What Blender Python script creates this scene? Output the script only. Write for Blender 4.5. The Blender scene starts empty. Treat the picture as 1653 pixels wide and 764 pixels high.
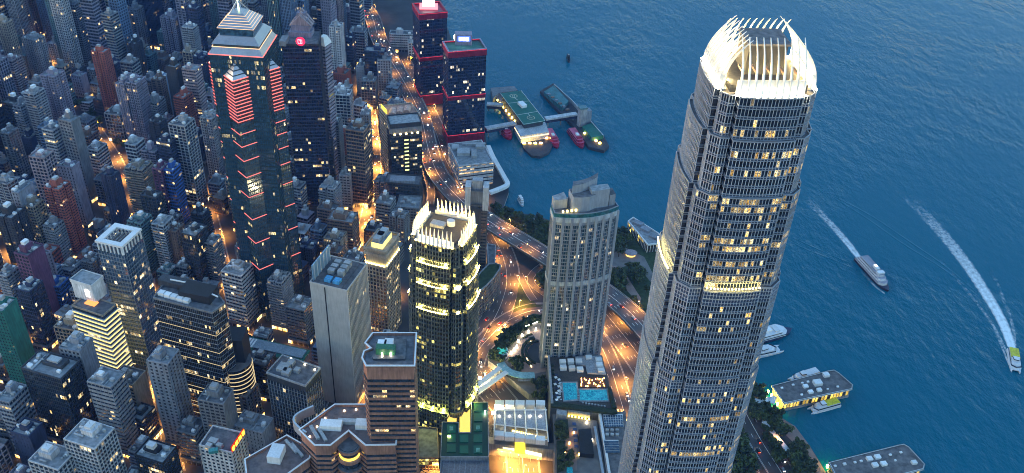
import bpy, math, random
import numpy as np
from mathutils import Matrix, Vector

SC = bpy.context.scene
COL = SC.collection
RNG = random.Random(7)
NR = np.random.RandomState(11)

# ---------------------------------------------------------------- camera
F, CH, TH, NX = 1505.0, 560.0, math.radians(35.6), 715.0      # focal (photo px), height, pitch, nadir x
_roll = math.atan((826.5 - NX) / (F / math.tan(TH)))
_fw = np.array([0, math.cos(TH), -math.sin(TH)]); _r0 = np.array([1.0, 0, 0]); _u0 = np.cross(_r0, _fw)
_R = math.cos(_roll) * _r0 + math.sin(_roll) * _u0
_U = -math.sin(_roll) * _r0 + math.cos(_roll) * _u0
CAM = np.array([0, 0, CH])
def at(x, y, z=3.0):
    d = _fw + _R * (x - 826.5) / F + _U * (382 - y) / F
    return CAM + d * ((z - CH) / d[2])
def project(p):
    v = np.array(p, float) - CAM
    zc = v @ _fw
    return 826.5 + F * (v @ _R) / zc, 382 - F * (v @ _U) / zc
def hgt(x, yt, yb):
    """height and ground spot of a thing whose top shows at (x, yt) and whose foot shows at row yb"""
    lo, hi = 0.0, 400.0
    for _ in range(40):
        m = (lo + hi) / 2
        p = at(x, yt, m)
        if project((p[0], p[1], 3.0))[1] < yb: lo = m
        else: hi = m
    return at(x, yt, lo), lo

cam = bpy.data.cameras.new('camera'); cam_o = bpy.data.objects.new('camera', cam); COL.objects.link(cam_o)
cam.sensor_width = 36.0; cam.lens = F / 1653 * 36; cam.clip_start = 1.0; cam.clip_end = 60000
M = Matrix.Identity(4)
for i in range(3):
    M[i][0], M[i][1], M[i][2], M[i][3] = _R[i], _U[i], -_fw[i], CAM[i]
cam_o.matrix_world = M
SC.camera = cam_o

# ---------------------------------------------------------------- light: dusk, the sun just down ahead to the left
SUN_EL, SUN_AZ = math.radians(6.0), math.radians(-88.0)
EXPOSURE = 2.85
LP = 2.0 ** (1.0 - EXPOSURE)                                    # lamp powers below are given relative to the exposure
#        # azimuth from +Y, negative to the left
w = bpy.data.worlds.new('World'); SC.world = w; w.use_nodes = True
nt = w.node_tree; nt.nodes.clear()
sky = nt.nodes.new('ShaderNodeTexSky'); sky.sky_type = 'NISHITA'; sky.sun_disc = False
sky.sun_elevation = SUN_EL; sky.sun_rotation = SUN_AZ; sky.altitude = 100; sky.air_density = 1.3; sky.dust_density = 0.5; sky.ozone_density = 3.1
bg = nt.nodes.new('ShaderNodeBackground'); bg.inputs['Strength'].default_value = 0.12
ow = nt.nodes.new('ShaderNodeOutputWorld')
nt.links.new(sky.outputs[0], bg.inputs[0]); nt.links.new(bg.outputs[0], ow.inputs[0])
sl = bpy.data.lights.new('sun', 'SUN'); so = bpy.data.objects.new('sun', sl); COL.objects.link(so)
sl.energy = 0.06; sl.angle = math.radians(40); sl.color = (1.0, 0.80, 0.78)
_sd = Vector((math.sin(SUN_AZ) * math.cos(SUN_EL), math.cos(SUN_AZ) * math.cos(SUN_EL), math.sin(SUN_EL)))
so.rotation_euler = _sd.to_track_quat('Z', 'Y').to_euler()
SC.view_settings.view_transform = 'Standard'; SC.view_settings.look = 'None'
SC.view_settings.exposure = EXPOSURE; SC.view_settings.gamma = 1.0
SC.cycles.use_denoising = True; SC.cycles.filter_width = 1.0
SC.cycles.max_bounces = 6; SC.cycles.diffuse_bounces = 2; SC.cycles.glossy_bounces = 3; SC.cycles.transmission_bounces = 2
SC.cycles.transparent_max_bounces = 6; SC.cycles.sample_clamp_indirect = 4.0; SC.cycles.volume_bounces = 0
SC.cycles.caustics_reflective = False; SC.cycles.caustics_refractive = False

# ---------------------------------------------------------------- mesh builder
class MB:
    def __init__(s): s.v = []; s.n = 0; s.q = []; s.qm = []; s.ql = []; s.ng = []; s.ngm = []
    def quads(s, P, mi=0, lit=0.0):
        P = np.asarray(P, float).reshape(-1, 4, 3); k = len(P)
        if not k: return s
        s.v.append(P.reshape(-1, 3)); s.q.append(np.arange(s.n, s.n + 4 * k).reshape(-1, 4)); s.n += 4 * k
        s.qm.append(np.full(k, mi, np.int32)); s.ql.append(np.broadcast_to(np.asarray(lit, float), (k,)).copy())
        return s
    def poly(s, pts, mi=0):
        pts = np.asarray(pts, float); s.v.append(pts); s.ng.append(list(range(s.n, s.n + len(pts)))); s.ngm.append(mi); s.n += len(pts); return s
    def box(s, x0, x1, y0, y1, z0, z1, mi=0, bottom=True):
        c = [(x0, y0), (x1, y0), (x1, y1), (x0, y1)]
        return s.prism(c, z0, z1, mi, mi, bottom)
    def obox(s, c, yaw, sx, sy, z0, z1, mi=0, bottom=True):
        ca, sa = math.cos(yaw), math.sin(yaw)
        pts = [(c[0] + ca * a * sx / 2 - sa * b * sy / 2, c[1] + sa * a * sx / 2 + ca * b * sy / 2) for a, b in ((-1, -1), (1, -1), (1, 1), (-1, 1))]
        return s.prism(pts, z0, z1, mi, mi, bottom)
    def prism(s, pts, z0, z1, mi=0, top=None, bottom=False, cap=True):
        a = np.asarray(pts, float)[:, :2]; b = np.roll(a, -1, 0); k = len(a)
        P = np.zeros((k, 4, 3)); P[:, 0, :2] = a; P[:, 1, :2] = b; P[:, 2, :2] = b; P[:, 3, :2] = a
        P[:, :2, 2] = z0; P[:, 2:, 2] = z1
        s.quads(P, mi)
        if cap: s.poly(np.c_[a, np.full(k, z1)], mi if top is None else top)
        if bottom: s.poly(np.c_[a, np.full(k, z0)][::-1], mi)
        return s
    def frustum(s, pa, za, pb, zb, mi=0, cap=True):
        a = np.asarray(pa, float); b = np.asarray(pb, float); k = len(a); P = np.zeros((k, 4, 3))
        P[:, 0, :2] = a; P[:, 1, :2] = np.roll(a, -1, 0); P[:, 2, :2] = np.roll(b, -1, 0); P[:, 3, :2] = b
        P[:, :2, 2] = za; P[:, 2:, 2] = zb
        s.quads(P, mi)
        if cap: s.poly(np.c_[b, np.full(k, zb)], mi)
        return s
    def beam(s, p, q, r, mi=0, n=4):
        p = Vector(p); q = Vector(q); d = (q - p).normalized(); u = d.orthogonal().normalized(); v = d.cross(u)
        ring = [[(c + u * math.cos(2 * math.pi * i / n + .785) * r + v * math.sin(2 * math.pi * i / n + .785) * r)[:] for i in range(n)] for c in (p, q)]
        s.quads([[ring[0][i], ring[0][(i + 1) % n], ring[1][(i + 1) % n], ring[1][i]] for i in range(n)], mi)
        s.poly(ring[1], mi); s.poly(ring[0][::-1], mi); return s
    def ring(s, pts, out, z0, z1, mi=0):
        """a band round a plan: outer wall, top and bottom"""
        a = np.asarray(pts, float); o = offset(a, out); k = len(a); an = np.roll(a, -1, 0); on = np.roll(o, -1, 0)
        def q(A, B, za, C, D, zb):
            P = np.zeros((k, 4, 3)); P[:, 0, :2] = A; P[:, 1, :2] = B; P[:, 2, :2] = C; P[:, 3, :2] = D; P[:, :2, 2] = za; P[:, 2:, 2] = zb; return P
        s.quads(q(o, on, z0, on, o, z1), mi); s.quads(q(o, on, z1, an, a, z1), mi); s.quads(q(a, an, z0, on, o, z0), mi)
        return s
    def build(s, name, mats, parent=None, kind=None, smooth=False):
        me = bpy.data.meshes.new(name)
        V = np.concatenate(s.v) if s.v else np.zeros((0, 3))
        Q = np.concatenate(s.q) if s.q else np.zeros((0, 4), int)
        nl = Q.size + sum(len(f) for f in s.ng)
        me.vertices.add(len(V)); me.vertices.foreach_set('co', V.astype(np.float32).ravel())
        me.loops.add(nl); idx = np.concatenate([Q.ravel()] + [np.array(f) for f in s.ng]) if nl else np.zeros(0, int)
        me.loops.foreach_set('vertex_index', idx.astype(np.int32))
        tot = np.concatenate([np.full(len(Q), 4), np.array([len(f) for f in s.ng], int)]).astype(np.int32)
        st = np.concatenate([[0], np.cumsum(tot)[:-1]]).astype(np.int32) if len(tot) else np.zeros(0, np.int32)
        me.polygons.add(len(tot)); me.polygons.foreach_set('loop_start', st); me.polygons.foreach_set('loop_total', tot)
        mi = np.concatenate(s.qm + [np.array(s.ngm, np.int32)]) if len(tot) else np.zeros(0, np.int32)
        me.polygons.foreach_set('material_index', mi.astype(np.int32))
        lit = np.concatenate(s.ql + [np.zeros(len(s.ng))]) if len(tot) else np.zeros(0)
        if lit.any():
            at_ = me.attributes.new('lit', 'FLOAT', 'FACE'); at_.data.foreach_set('value', lit.astype(np.float32))
        me.update(calc_edges=True); me.validate()
        for m in (mats if isinstance(mats, (list, tuple)) else [mats]): me.materials.append(m)
        if smooth: me.polygons.foreach_set('use_smooth', np.ones(len(tot), bool))
        o = bpy.data.objects.new(name, me); COL.objects.link(o)
        if parent is not None: o.parent = parent
        if kind: o['kind'] = kind
        return o

def offset(a, d):
    a = np.asarray(a, float); p = np.roll(a, 1, 0); n = np.roll(a, -1, 0)
    e1 = a - p; e2 = n - a
    e1 /= np.maximum(np.linalg.norm(e1, axis=1, keepdims=True), 1e-6); e2 /= np.maximum(np.linalg.norm(e2, axis=1, keepdims=True), 1e-6)
    n1 = np.c_[e1[:, 1], -e1[:, 0]]; n2 = np.c_[e2[:, 1], -e2[:, 0]]
    b = n1 + n2; l = np.maximum((b * b).sum(1, keepdims=True), .3)
    return a + b * (2 * d / l)
def ccw(a):
    a = np.asarray(a, float)
    s = (a[:, 0] * np.roll(a[:, 1], -1) - np.roll(a[:, 0], -1) * a[:, 1]).sum()
    return a if s > 0 else a[::-1]

def thing(name, label, cat, loc=(0, 0, 0), rz=0.0, group=None):
    o = bpy.data.objects.new(name, None); COL.objects.link(o); o.empty_display_size = 1
    o.location = loc; o.rotation_euler = (0, 0, rz); o['label'] = label; o['category'] = cat
    if group: o['group'] = group
    return o
def tag(o, label, cat, group=None, kind=None):
    o['label'] = label
    if kind: o['kind'] = kind
    else: o['category'] = cat
    if group: o['group'] = group
    return o
def structure(o, label=None): o['kind'] = 'structure'; o['label'] = label or o.name.replace('_', ' '); return o
def child(src, parent):
    c = src.copy(); COL.objects.link(c); c.parent = parent; return c
def copy_tree(root, loc, rz=0.0, label=None, scale=None):
    r = root.copy(); COL.objects.link(r); r.location = loc; r.rotation_euler = (0, 0, rz)
    if scale: r.scale = scale
    if label: r['label'] = label
    for ch in [o for o in root.children]:
        c = child(ch, r)
        for g in [o for o in ch.children]: child(g, c)
    return r

# ---------------------------------------------------------------- materials
_mc = {}
def _new(name):
    m = bpy.data.materials.new(name); m.use_nodes = True; t = m.node_tree; t.nodes.clear()
    o = t.nodes.new('ShaderNodeOutputMaterial'); b = t.nodes.new('ShaderNodeBsdfPrincipled'); t.links.new(b.outputs[0], o.inputs[0])
    return m, t, b, o
def wallm(name, col, rough=.75, metal=0.0, var=.25, streak=.3, scale=.12, spec=.4):
    """painted concrete, metal or stone: blotches and rain streaks over a base colour"""
    if name in _mc: return _mc[name]
    m, t, b, o = _new(name); N = t.nodes; L = t.links
    tc = N.new('ShaderNodeTexCoord'); mp = N.new('ShaderNodeMapping'); mp.inputs['Scale'].default_value = (1, 1, .12)
    L.new(tc.outputs['Object'], mp.inputs[0])
    n1 = N.new('ShaderNodeTexNoise'); n1.inputs['Scale'].default_value = scale; n1.inputs['Detail'].default_value = 5; L.new(tc.outputs['Object'], n1.inputs[0])
    n2 = N.new('ShaderNodeTexNoise'); n2.inputs['Scale'].default_value = .9; n2.inputs['Detail'].default_value = 3; L.new(mp.outputs[0], n2.inputs[0])
    a = N.new('ShaderNodeMapRange'); a.inputs[1].default_value = .3; a.inputs[2].default_value = .7; a.inputs[3].default_value = 1 - var; a.inputs[4].default_value = 1 + var * .6; L.new(n1.outputs[0], a.inputs[0])
    c = N.new('ShaderNodeMapRange'); c.inputs[1].default_value = .35; c.inputs[2].default_value = .65; c.inputs[3].default_value = 1 - streak; c.inputs[4].default_value = 1 + streak * .3; L.new(n2.outputs[0], c.inputs[0])
    oi = N.new('ShaderNodeObjectInfo'); d = N.new('ShaderNodeMapRange'); d.inputs[3].default_value = .85; d.inputs[4].default_value = 1.12; L.new(oi.outputs['Random'], d.inputs[0])
    m1 = N.new('ShaderNodeMath'); m1.operation = 'MULTIPLY'; L.new(a.outputs[0], m1.inputs[0]); L.new(c.outputs[0], m1.inputs[1])
    m2 = N.new('ShaderNodeMath'); m2.operation = 'MULTIPLY'; L.new(m1.outputs[0], m2.inputs[0]); L.new(d.outputs[0], m2.inputs[1])
    mx = N.new('ShaderNodeVectorMath'); mx.operation = 'SCALE'; mx.inputs[0].default_value = col; L.new(m2.outputs[0], mx.inputs[3])
    L.new(mx.outputs[0], b.inputs['Base Color'])
    b.inputs['Roughness'].default_value = rough; b.inputs['Metallic'].default_value = metal; b.inputs['Specular IOR Level'].default_value = spec
    _mc[name] = m; return m
def glassm(name, tint=(.02, .03, .045), rough=.12, warm=(1.0, .62, .2), cool=(1.0, .86, .55), power=1.6, spec=.9):
    """window panes: dark reflecting glass; panes whose 'lit' value is above 0 give off room light"""
    if name in _mc: return _mc[name]
    m, t, b, o = _new(name); N = t.nodes; L = t.links
    at_ = N.new('ShaderNodeAttribute'); at_.attribute_name = 'lit'
    tc = N.new('ShaderNodeTexCoord'); n = N.new('ShaderNodeTexNoise'); n.inputs['Scale'].default_value = .35; n.inputs['Detail'].default_value = 2; L.new(tc.outputs['Object'], n.inputs[0])
    n2 = N.new('ShaderNodeTexNoise'); n2.inputs['Scale'].default_value = 2.1; n2.inputs['Detail'].default_value = 2; L.new(tc.outputs['Object'], n2.inputs[0])
    mr = N.new('ShaderNodeMapRange'); mr.inputs[1].default_value = .40; mr.inputs[2].default_value = .64; mr.inputs[3].default_value = .06; mr.inputs[4].default_value = 1.7; L.new(n2.outputs[0], mr.inputs[0])
    r = N.new('ShaderNodeValToRGB'); r.color_ramp.elements[0].color = (*warm, 1); r.color_ramp.elements[1].color = (*cool, 1)
    r.color_ramp.elements[0].position = .4; r.color_ramp.elements[1].position = .62; L.new(n.outputs[0], r.inputs[0])
    mu = N.new('ShaderNodeMath'); mu.operation = 'MULTIPLY'; L.new(at_.outputs['Fac'], mu.inputs[0]); L.new(mr.outputs[0], mu.inputs[1])
    m3 = N.new('ShaderNodeMath'); m3.operation = 'MULTIPLY'; m3.inputs[1].default_value = power * LP; L.new(mu.outputs[0], m3.inputs[0])
    L.new(r.outputs[0], b.inputs['Emission Color']); L.new(m3.outputs[0], b.inputs['Emission Strength'])
    v = N.new('ShaderNodeMapRange'); v.inputs[1].default_value = .3; v.inputs[2].default_value = .7; v.inputs[3].default_value = .5; v.inputs[4].default_value = 1.6; L.new(n.outputs[0], v.inputs[0])
    vs = N.new('ShaderNodeVectorMath'); vs.operation = 'SCALE'; vs.inputs[0].default_value = tint; L.new(v.outputs[0], vs.inputs[3]); L.new(vs.outputs[0], b.inputs['Base Color'])
    b.inputs['Roughness'].default_value = rough; b.inputs['Specular IOR Level'].default_value = spec
    m.cycles.emission_sampling = 'NONE'
    _mc[name] = m; return m
def lampm(name, col, power, sample=True):
    if name in _mc: return _mc[name]
    m, t, b, o = _new(name); t.nodes.remove(b); e = t.nodes.new('ShaderNodeEmission'); e.inputs[0].default_value = (*col, 1); e.inputs[1].default_value = power * LP
    t.links.new(e.outputs[0], o.inputs[0])
    if not sample: m.cycles.emission_sampling = 'NONE'
    _mc[name] = m; return m
PAL = {  # wall colours
 'pale': (0.336, 0.344, 0.368), 'white': (0.527, 0.527, 0.544), 'grey': (0.203, 0.210, 0.225), 'lilac': (0.270, 0.247, 0.315), 'pink': (0.345, 0.270, 0.285), 'beige': (0.360, 0.304, 0.240),
 'blue': (0.140, 0.210, 0.322), 'teal': (0.117, 0.215, 0.234), 'brown': (.22, .15, .12), 'red': (.36, .10, .07), 'dark': (.045, .05, .06), 'navy': (.03, .045, .10),
 'purple': (.14, .06, .12), 'green': (.012, .14, .115), 'steel': (0.247, 0.270, 0.315), 'black': (.015, .016, .02), 'granite': (.30, .15, .105), 'azure': (.03, .12, .42)}
def W(c, **k): return wallm('wall_' + c, PAL[c], **k)
ROOF = wallm('roof_felt', (.13, .13, .14), .9, var=.5, streak=.0, scale=.3)
ROOF2 = wallm('roof_pale', (.28, .29, .30), .9, var=.4, streak=.0, scale=.3)
METAL = wallm('metal_trim', (.55, .57, .6), .35, .6, var=.1, streak=.1)
WHITE = wallm('white_paint', (.75, .75, .75), .5, var=.08, streak=.1)
PLANT = wallm('plant_metal', (.42, .43, .44), .5, .2, var=.2, streak=.2)
GL = glassm('glass_dark'); GLB = glassm('glass_blue', (.03, .06, .10), .08)
GLG = glassm('glass_green', (.02, .05, .05), .08); GLW = glassm('glass_home', (.03, .035, .045), .2, (1, .55, .18), (1, .8, .5), 1.3, .5)

# ---------------------------------------------------------------- facades
def lits(nz, nx, frac, clump=.6, row=None):
    """which panes are lit: some storeys busy, some dark"""
    row = NR.rand(nz, 1) ** 3 * frac * 3.4 if row is None else row[:, None]
    a = NR.rand(nz, nx); b = np.repeat(NR.rand(nz, nx // 4 + 1), 4, axis=1)[:, :nx]
    on = np.where(NR.rand(nz, nx) < clump, b, a) < row
    return np.where(on, .12 + .9 * NR.rand(nz, nx) ** 2, 0)
def facade(G, B, a, b, z0, z1, fh=3.2, bw=3.2, bh=1.1, bp=.25, pw=.8, pp=.3, frac=.06, mi=0, step=1, gout=.05, piers=True, bands=True, row=None, clump=.6, ac=0.0):
    a = np.asarray(a, float); b = np.asarray(b, float); d = b - a; Ln = np.linalg.norm(d)
    if Ln < .8: return
    d /= Ln; n = np.array([d[1], -d[0]])
    nx = max(1, int(round(Ln / bw))); nz = max(1, int(round((z1 - z0) / fh)))
    us = np.linspace(0, Ln, nx + 1); zs = np.linspace(z0, z1, nz + 1)
    I, K = np.meshgrid(np.arange(nx), np.arange(nz)); I = I.ravel(); K = K.ravel()
    def pt(u, o): return a + np.outer(u, d) + n * o
    P = np.zeros((len(I), 4, 3)); p0 = pt(us[I], gout); p1 = pt(us[I + 1], gout)
    P[:, 0, :2] = p0; P[:, 1, :2] = p1; P[:, 2, :2] = p1; P[:, 3, :2] = p0
    P[:, :2, 2] = zs[K][:, None]; P[:, 2:, 2] = zs[K + 1][:, None]
    G.quads(P, 0, lits(nz, nx, frac, clump, row).ravel())
    def strip(ua, ub, za, zb, o, horiz):
        ua, ub, za, zb = [np.atleast_1d(np.asarray(x, float)) for x in (ua, ub, za, zb)]
        k = max(len(ua), len(za)); ua, ub, za, zb = [np.broadcast_to(x, (k,)) for x in (ua, ub, za, zb)]
        A = pt(ua, o); Bq = pt(ub, o); A0 = pt(ua, 0); B0 = pt(ub, 0)
        def q(p, q_, r, s_, zA, zB, zC, zD):
            X = np.zeros((k, 4, 3)); X[:, 0, :2] = p; X[:, 1, :2] = q_; X[:, 2, :2] = r; X[:, 3, :2] = s_
            X[:, 0, 2] = zA; X[:, 1, 2] = zB; X[:, 2, 2] = zC; X[:, 3, 2] = zD; return X
        B.quads(q(A, Bq, Bq, A, za, za, zb, zb), mi)
        if horiz:
            B.quads(q(A, Bq, B0, A0, zb, zb, zb, zb), mi); B.quads(q(A0, B0, Bq, A, za, za, za, za), mi)
        else:
            B.quads(q(A0, A, A, A0, za, za, zb, zb), mi); B.quads(q(Bq, B0, B0, Bq, za, za, zb, zb), mi)
    if ac > 0 and len(I) > 4:
        s_ = NR.rand(len(I)) < ac; Ia, Ka = I[s_], K[s_]
        if len(Ia):
            dx = us[1] - us[0]; u0 = us[Ia] + dx * .3; u1 = u0 + .9; z0_ = zs[Ka] + .2; z1_ = z0_ + .7; o_ = bp + .55
            A = pt(u0, o_); Bq = pt(u1, o_); A0 = pt(u0, 0); B0 = pt(u1, 0)
            for p_, q_, r_, t_, za, zb, zc_, zd in ((A, Bq, Bq, A, z0_, z0_, z1_, z1_), (A, Bq, B0, A0, z1_, z1_, z1_, z1_), (A0, A, A, A0, z0_, z0_, z1_, z1_), (Bq, B0, B0, Bq, z0_, z0_, z1_, z1_)):
                X = np.zeros((len(Ia), 4, 3)); X[:, 0, :2] = p_; X[:, 1, :2] = q_; X[:, 2, :2] = r_; X[:, 3, :2] = t_; X[:, 0, 2] = za; X[:, 1, 2] = zb; X[:, 2, 2] = zc_; X[:, 3, 2] = zd; B.quads(X, mi)
    if bands and bh > 0: strip(-bp, Ln + bp, zs[:-1], zs[:-1] + bh, bp, True)
    if piers and pw > 0:
        u = us[::step]; strip(u - pw / 2, u + pw / 2, z0, z1, pp, False)
# ================================================================ setting
G0 = 3.0                                                        # ground level above the water
def water_mat():
    m, t, b, o = _new('sea_water'); N = t.nodes; L = t.links
    tc = N.new('ShaderNodeTexCoord')
    h = None
    for sc, amp, st in ((.02, 1.3, (1, .7, 1)), (.085, 1.3, (1, .5, 1)), (.26, .42, (1, .6, 1)), (.8, .12, (1, .7, 1))):
        mp = N.new('ShaderNodeMapping'); mp.inputs['Scale'].default_value = st; mp.inputs['Rotation'].default_value = (0, 0, .5); L.new(tc.outputs['Object'], mp.inputs[0])
        n = N.new('ShaderNodeTexNoise'); n.inputs['Scale'].default_value = sc; n.inputs['Detail'].default_value = 3; n.inputs['Roughness'].default_value = .55; L.new(mp.outputs[0], n.inputs[0])
        sb_ = N.new('ShaderNodeMath'); sb_.operation = 'SUBTRACT'; sb_.inputs[1].default_value = .5; L.new(n.outputs[0], sb_.inputs[0]); k = N.new('ShaderNodeMath'); k.operation = 'MULTIPLY'; k.inputs[1].default_value = amp; L.new(sb_.outputs[0], k.inputs[0])
        if h is None: h = k
        else:
            s = N.new('ShaderNodeMath'); L.new(h.outputs[0], s.inputs[0]); L.new(k.outputs[0], s.inputs[1]); h = s
    pn = N.new('ShaderNodeTexNoise'); pn.inputs['Scale'].default_value = .0045; pn.inputs['Detail'].default_value = 3; pn.inputs['Distortion'].default_value = 1.2; L.new(tc.outputs['Object'], pn.inputs[0])
    pr = N.new('ShaderNodeMapRange'); pr.inputs[1].default_value = .36; pr.inputs[2].default_value = .64; pr.inputs[3].default_value = .35; pr.inputs[4].default_value = 1.5; L.new(pn.outputs[0], pr.inputs[0])
    hm_ = N.new('ShaderNodeMath'); hm_.operation = 'MULTIPLY'; L.new(h.outputs[0], hm_.inputs[0]); L.new(pr.outputs[0], hm_.inputs[1]); h = hm_
    bp = N.new('ShaderNodeBump'); bp.inputs['Strength'].default_value = .75; bp.inputs['Distance'].default_value = 1.6; L.new(h.outputs[0], bp.inputs['Height'])
    L.new(bp.outputs[0], b.inputs['Normal'])
    b.inputs['Base Color'].default_value = (.0, .105, .16, 1); b.inputs['Roughness'].default_value = .14; b.inputs['IOR'].default_value = 1.3; b.inputs['Specular IOR Level'].default_value = .32
    return m
WATER = water_mat()
ASPH = wallm('asphalt', (.05, .05, .052), .85, var=.35, streak=0, scale=.05)
PAVE = wallm('pavement', (.16, .15, .145), .85, var=.3, streak=0, scale=.15)
PAVEP = wallm('pavement_pink', (.30, .21, .18), .85, var=.25, streak=0, scale=.15)
DECK = wallm('road_deck', (.085, .08, .08), .8, var=.3, streak=0, scale=.08)
CONC = wallm('concrete', (.33, .32, .31), .85, var=.25, streak=.2)
LINE = wallm('road_paint', (.7, .7, .66), .7, var=.2, streak=0)
GRASS = wallm('lawn', (.03, .055, .02), .9, var=.5, streak=0, scale=.3)

sea = MB().quads([[(-5000, -1200, 0), (6000, -1200, 0), (6000, 9000, 0), (-5000, 9000, 0)]]).build('water', WATER)
structure(sea, 'blue rippled harbour water')
coast_px = [(1520, 1000), (1334, 764), (1324, 746), (1305, 717), (1283.5, 688), (1254, 670), (1213, 606), (1180, 560), (1120, 480), (1062, 396), (1035, 380), (996, 367), (940, 362), (891, 357), (867, 348), (833, 343),
            (813, 334), (821, 311), (821, 297), (793, 252), (786, 236), (775, 150), (736, 84), (722, 44), (712, 0), (690, -80), (640, -170)]
coast = [tuple(at(x, y, G0)[:2]) for x, y in coast_px]
land_pts = coast + [(-400, 3200), (-4900, 3200), (-4900, -900), (900, -900)]
land_pts = ccw(land_pts)
structure(MB().prism(land_pts, -3, G0, 0, 1).build('ground', [CONC, ASPH]), 'dark asphalt and paving of the city ground')

def smooth_path(P, n=8):
    P = [np.array(p, float) for p in P]; P = [2 * P[0] - P[1]] + P + [2 * P[-1] - P[-2]]; out = []
    for i in range(1, len(P) - 2):
        for k in range(n):
            t = k / n; a, b, c, d = P[i - 1], P[i], P[i + 1], P[i + 2]
            out.append(.5 * (2 * b + (c - a) * t + (2 * a - 5 * b + 4 * c - d) * t * t + (3 * b - a - 3 * c + d) * t ** 3))
    out.append(P[-2]); return np.array(out)
def frame(path):
    t = np.gradient(path[:, :2], axis=0); t /= np.linalg.norm(t, axis=1, keepdims=True); return t, np.c_[t[:, 1], -t[:, 0]]
def ribbon(mb, path, o0, o1, dz=0.0, mi=0):
    t, n = frame(path); A = path.copy(); B = path.copy(); A[:, :2] += n * o0; B[:, :2] += n * o1; A[:, 2] += dz; B[:, 2] += dz
    mb.quads(np.stack([A[:-1], B[:-1], B[1:], A[1:]], 1)[:, ::-1] if o1 > o0 else np.stack([A[:-1], B[:-1], B[1:], A[1:]], 1), mi)
def bar(mb, path, o, wd, z0, z1, mi=0):
    t, n = frame(path)
    def e(off, dz): q = path.copy(); q[:, :2] += n * off; q[:, 2] += dz; return q
    a, b, c, d = e(o - wd / 2, z0), e(o + wd / 2, z0), e(o + wd / 2, z1), e(o - wd / 2, z1)
    for p, q in ((a, d), (c, b), (d, c)):
        mb.quads(np.stack([p[:-1], q[:-1], q[1:], p[1:]], 1), mi)
    for k in (0, -1): mb.quads([[a[k], b[k], c[k], d[k]]], mi)
ROADS = []
def resample(path, step):
    s = np.r_[0, np.cumsum(np.linalg.norm(np.diff(path, axis=0), axis=1))]; n = max(2, int(s[-1] / step)); u = np.linspace(0, s[-1], n)
    return np.stack([np.interp(u, s, path[:, k]) for k in range(3)], 1)
def road(name, label, px, width, z, raised=False, lanes=4, mat=None, verge=True):
    path = resample(smooth_path([at(p[0], p[1], p[2] if len(p) > 2 else z) for p in px]), 7.0)
    mb = MB(); hw = width / 2
    ribbon(mb, path, -hw, hw)
    if raised:
        bar(mb, path, -hw, .1, -1.8, 0); bar(mb, path, hw, .1, -1.8, 0); ribbon(mb, path, hw, -hw, -1.8)
    o = mb.build(name, mat or DECK); structure(o, label)
    if raised or verge:
        for s in (-1, 1):
            p = MB(); bar(p, path, s * (hw - .2), .5, -1.9 if raised else -.1, 1.0 if raised else .14); p.build('parapet' if raised else 'kerb', CONC, o)
    lm = MB(); t, n = frame(path)
    for k in range(1, lanes):
        off = -hw + 1.0 + (width - 2.0) * k / lanes
        if k == lanes // 2 and lanes > 3: bar(lm, path, off, .35, -.0, .12); continue
        for i in range(0, len(path) - 1, 2):
            a = path[i].copy(); b = a + (path[i + 1] - a) * .55
            for q in (a, b): q[2] += .03
            na = n[i] * .16
            lm.quads([[(a[0] + n[i][0] * off - na[0], a[1] + n[i][1] * off - na[1], a[2]), (b[0] + n[i][0] * off - na[0], b[1] + n[i][1] * off - na[1], b[2]),
                       (b[0] + n[i][0] * off + na[0], b[1] + n[i][1] * off + na[1], b[2]), (a[0] + n[i][0] * off + na[0], a[1] + n[i][1] * off + na[1], a[2])]])
    if lm.n:
        for s in (-1, 1): ribbon(lm, path, s * (hw - 1.0) - .12, s * (hw - 1.0) + .12, .03)
        lm.build('lane_marking', LINE, o, 'stuff')
    if raised:
        for i in range(4, len(path) - 2, 6):
            if path[i][2] - G0 > 4:
                c = MB(); a = math.atan2(t[i][1], t[i][0]); c.obox(path[i], a, 2.0, width * .35, G0, path[i][2] - 3.2); c.obox(path[i], a, 2.4, width * .8, path[i][2] - 3.2, path[i][2] - 1.85, 0)
                c.build('column', CONC, o)
    ROADS.append((name, path, width, lanes)); return o, path

road('flyover', 'elevated dual carriageway sweeping from the top past the harbour front', [(560, -18), (574, 2), (591, 14), (602, 31), (610, 58), (622, 82), (640, 112), (662, 150), (680, 190), (690, 235), (704, 275), (727, 306), (757, 334), (800, 364), (850, 394), (900, 425), (960, 460), (1010, 498), (1050, 540), (1110, 610)], 23, 15, True, 6)
road('slip_road', 'curved ramp rising to the flyover beside the white roofed block', [(694, 330, 5), (696, 310, 8), (690, 285, 11), (686, 262, 13), (684, 240, 14.5)], 9, 10, True, 2)
road('road', 'surface road beside the flyover in front of the red banded towers', [(648, 96), (672, 150), (700, 205), (716, 250), (733, 285), (752, 318), (790, 372), (812, 415), (818, 455), (806, 498), (783, 540), (766, 575), (771, 606), (800, 636), (836, 690), (845, 764), (850, 830)], 26, G0 + .05, False, 6)
road('road', 'ring road curving round the paved garden terrace', [(764, 590), (772, 566), (790, 545), (815, 521), (850, 504), (885, 500), (930, 510), (962, 545), (984, 590), (1003, 650), (1020, 710), (1040, 790)], 20, G0 + .09, False, 4)
road('road', 'wide sunken main road emerging between the curved hotel and the tall tower', [(905, 440), (945, 470), (985, 515), (1025, 565), (1065, 625), (1110, 700), (1150, 790)], 30, G0 + .13, False, 8)
road('slip_road', 'looping slip road inside the grass triangle below the flyover', [(885, 478), (862, 462), (856, 448), (868, 434), (880, 426), (900, 420)], 7, G0 + .3, False, 1)
road('slip_road', 'short straight slip road through the grass triangle', [(838, 442), (852, 470), (862, 485)], 7, G0 + .26, False, 1)
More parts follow.
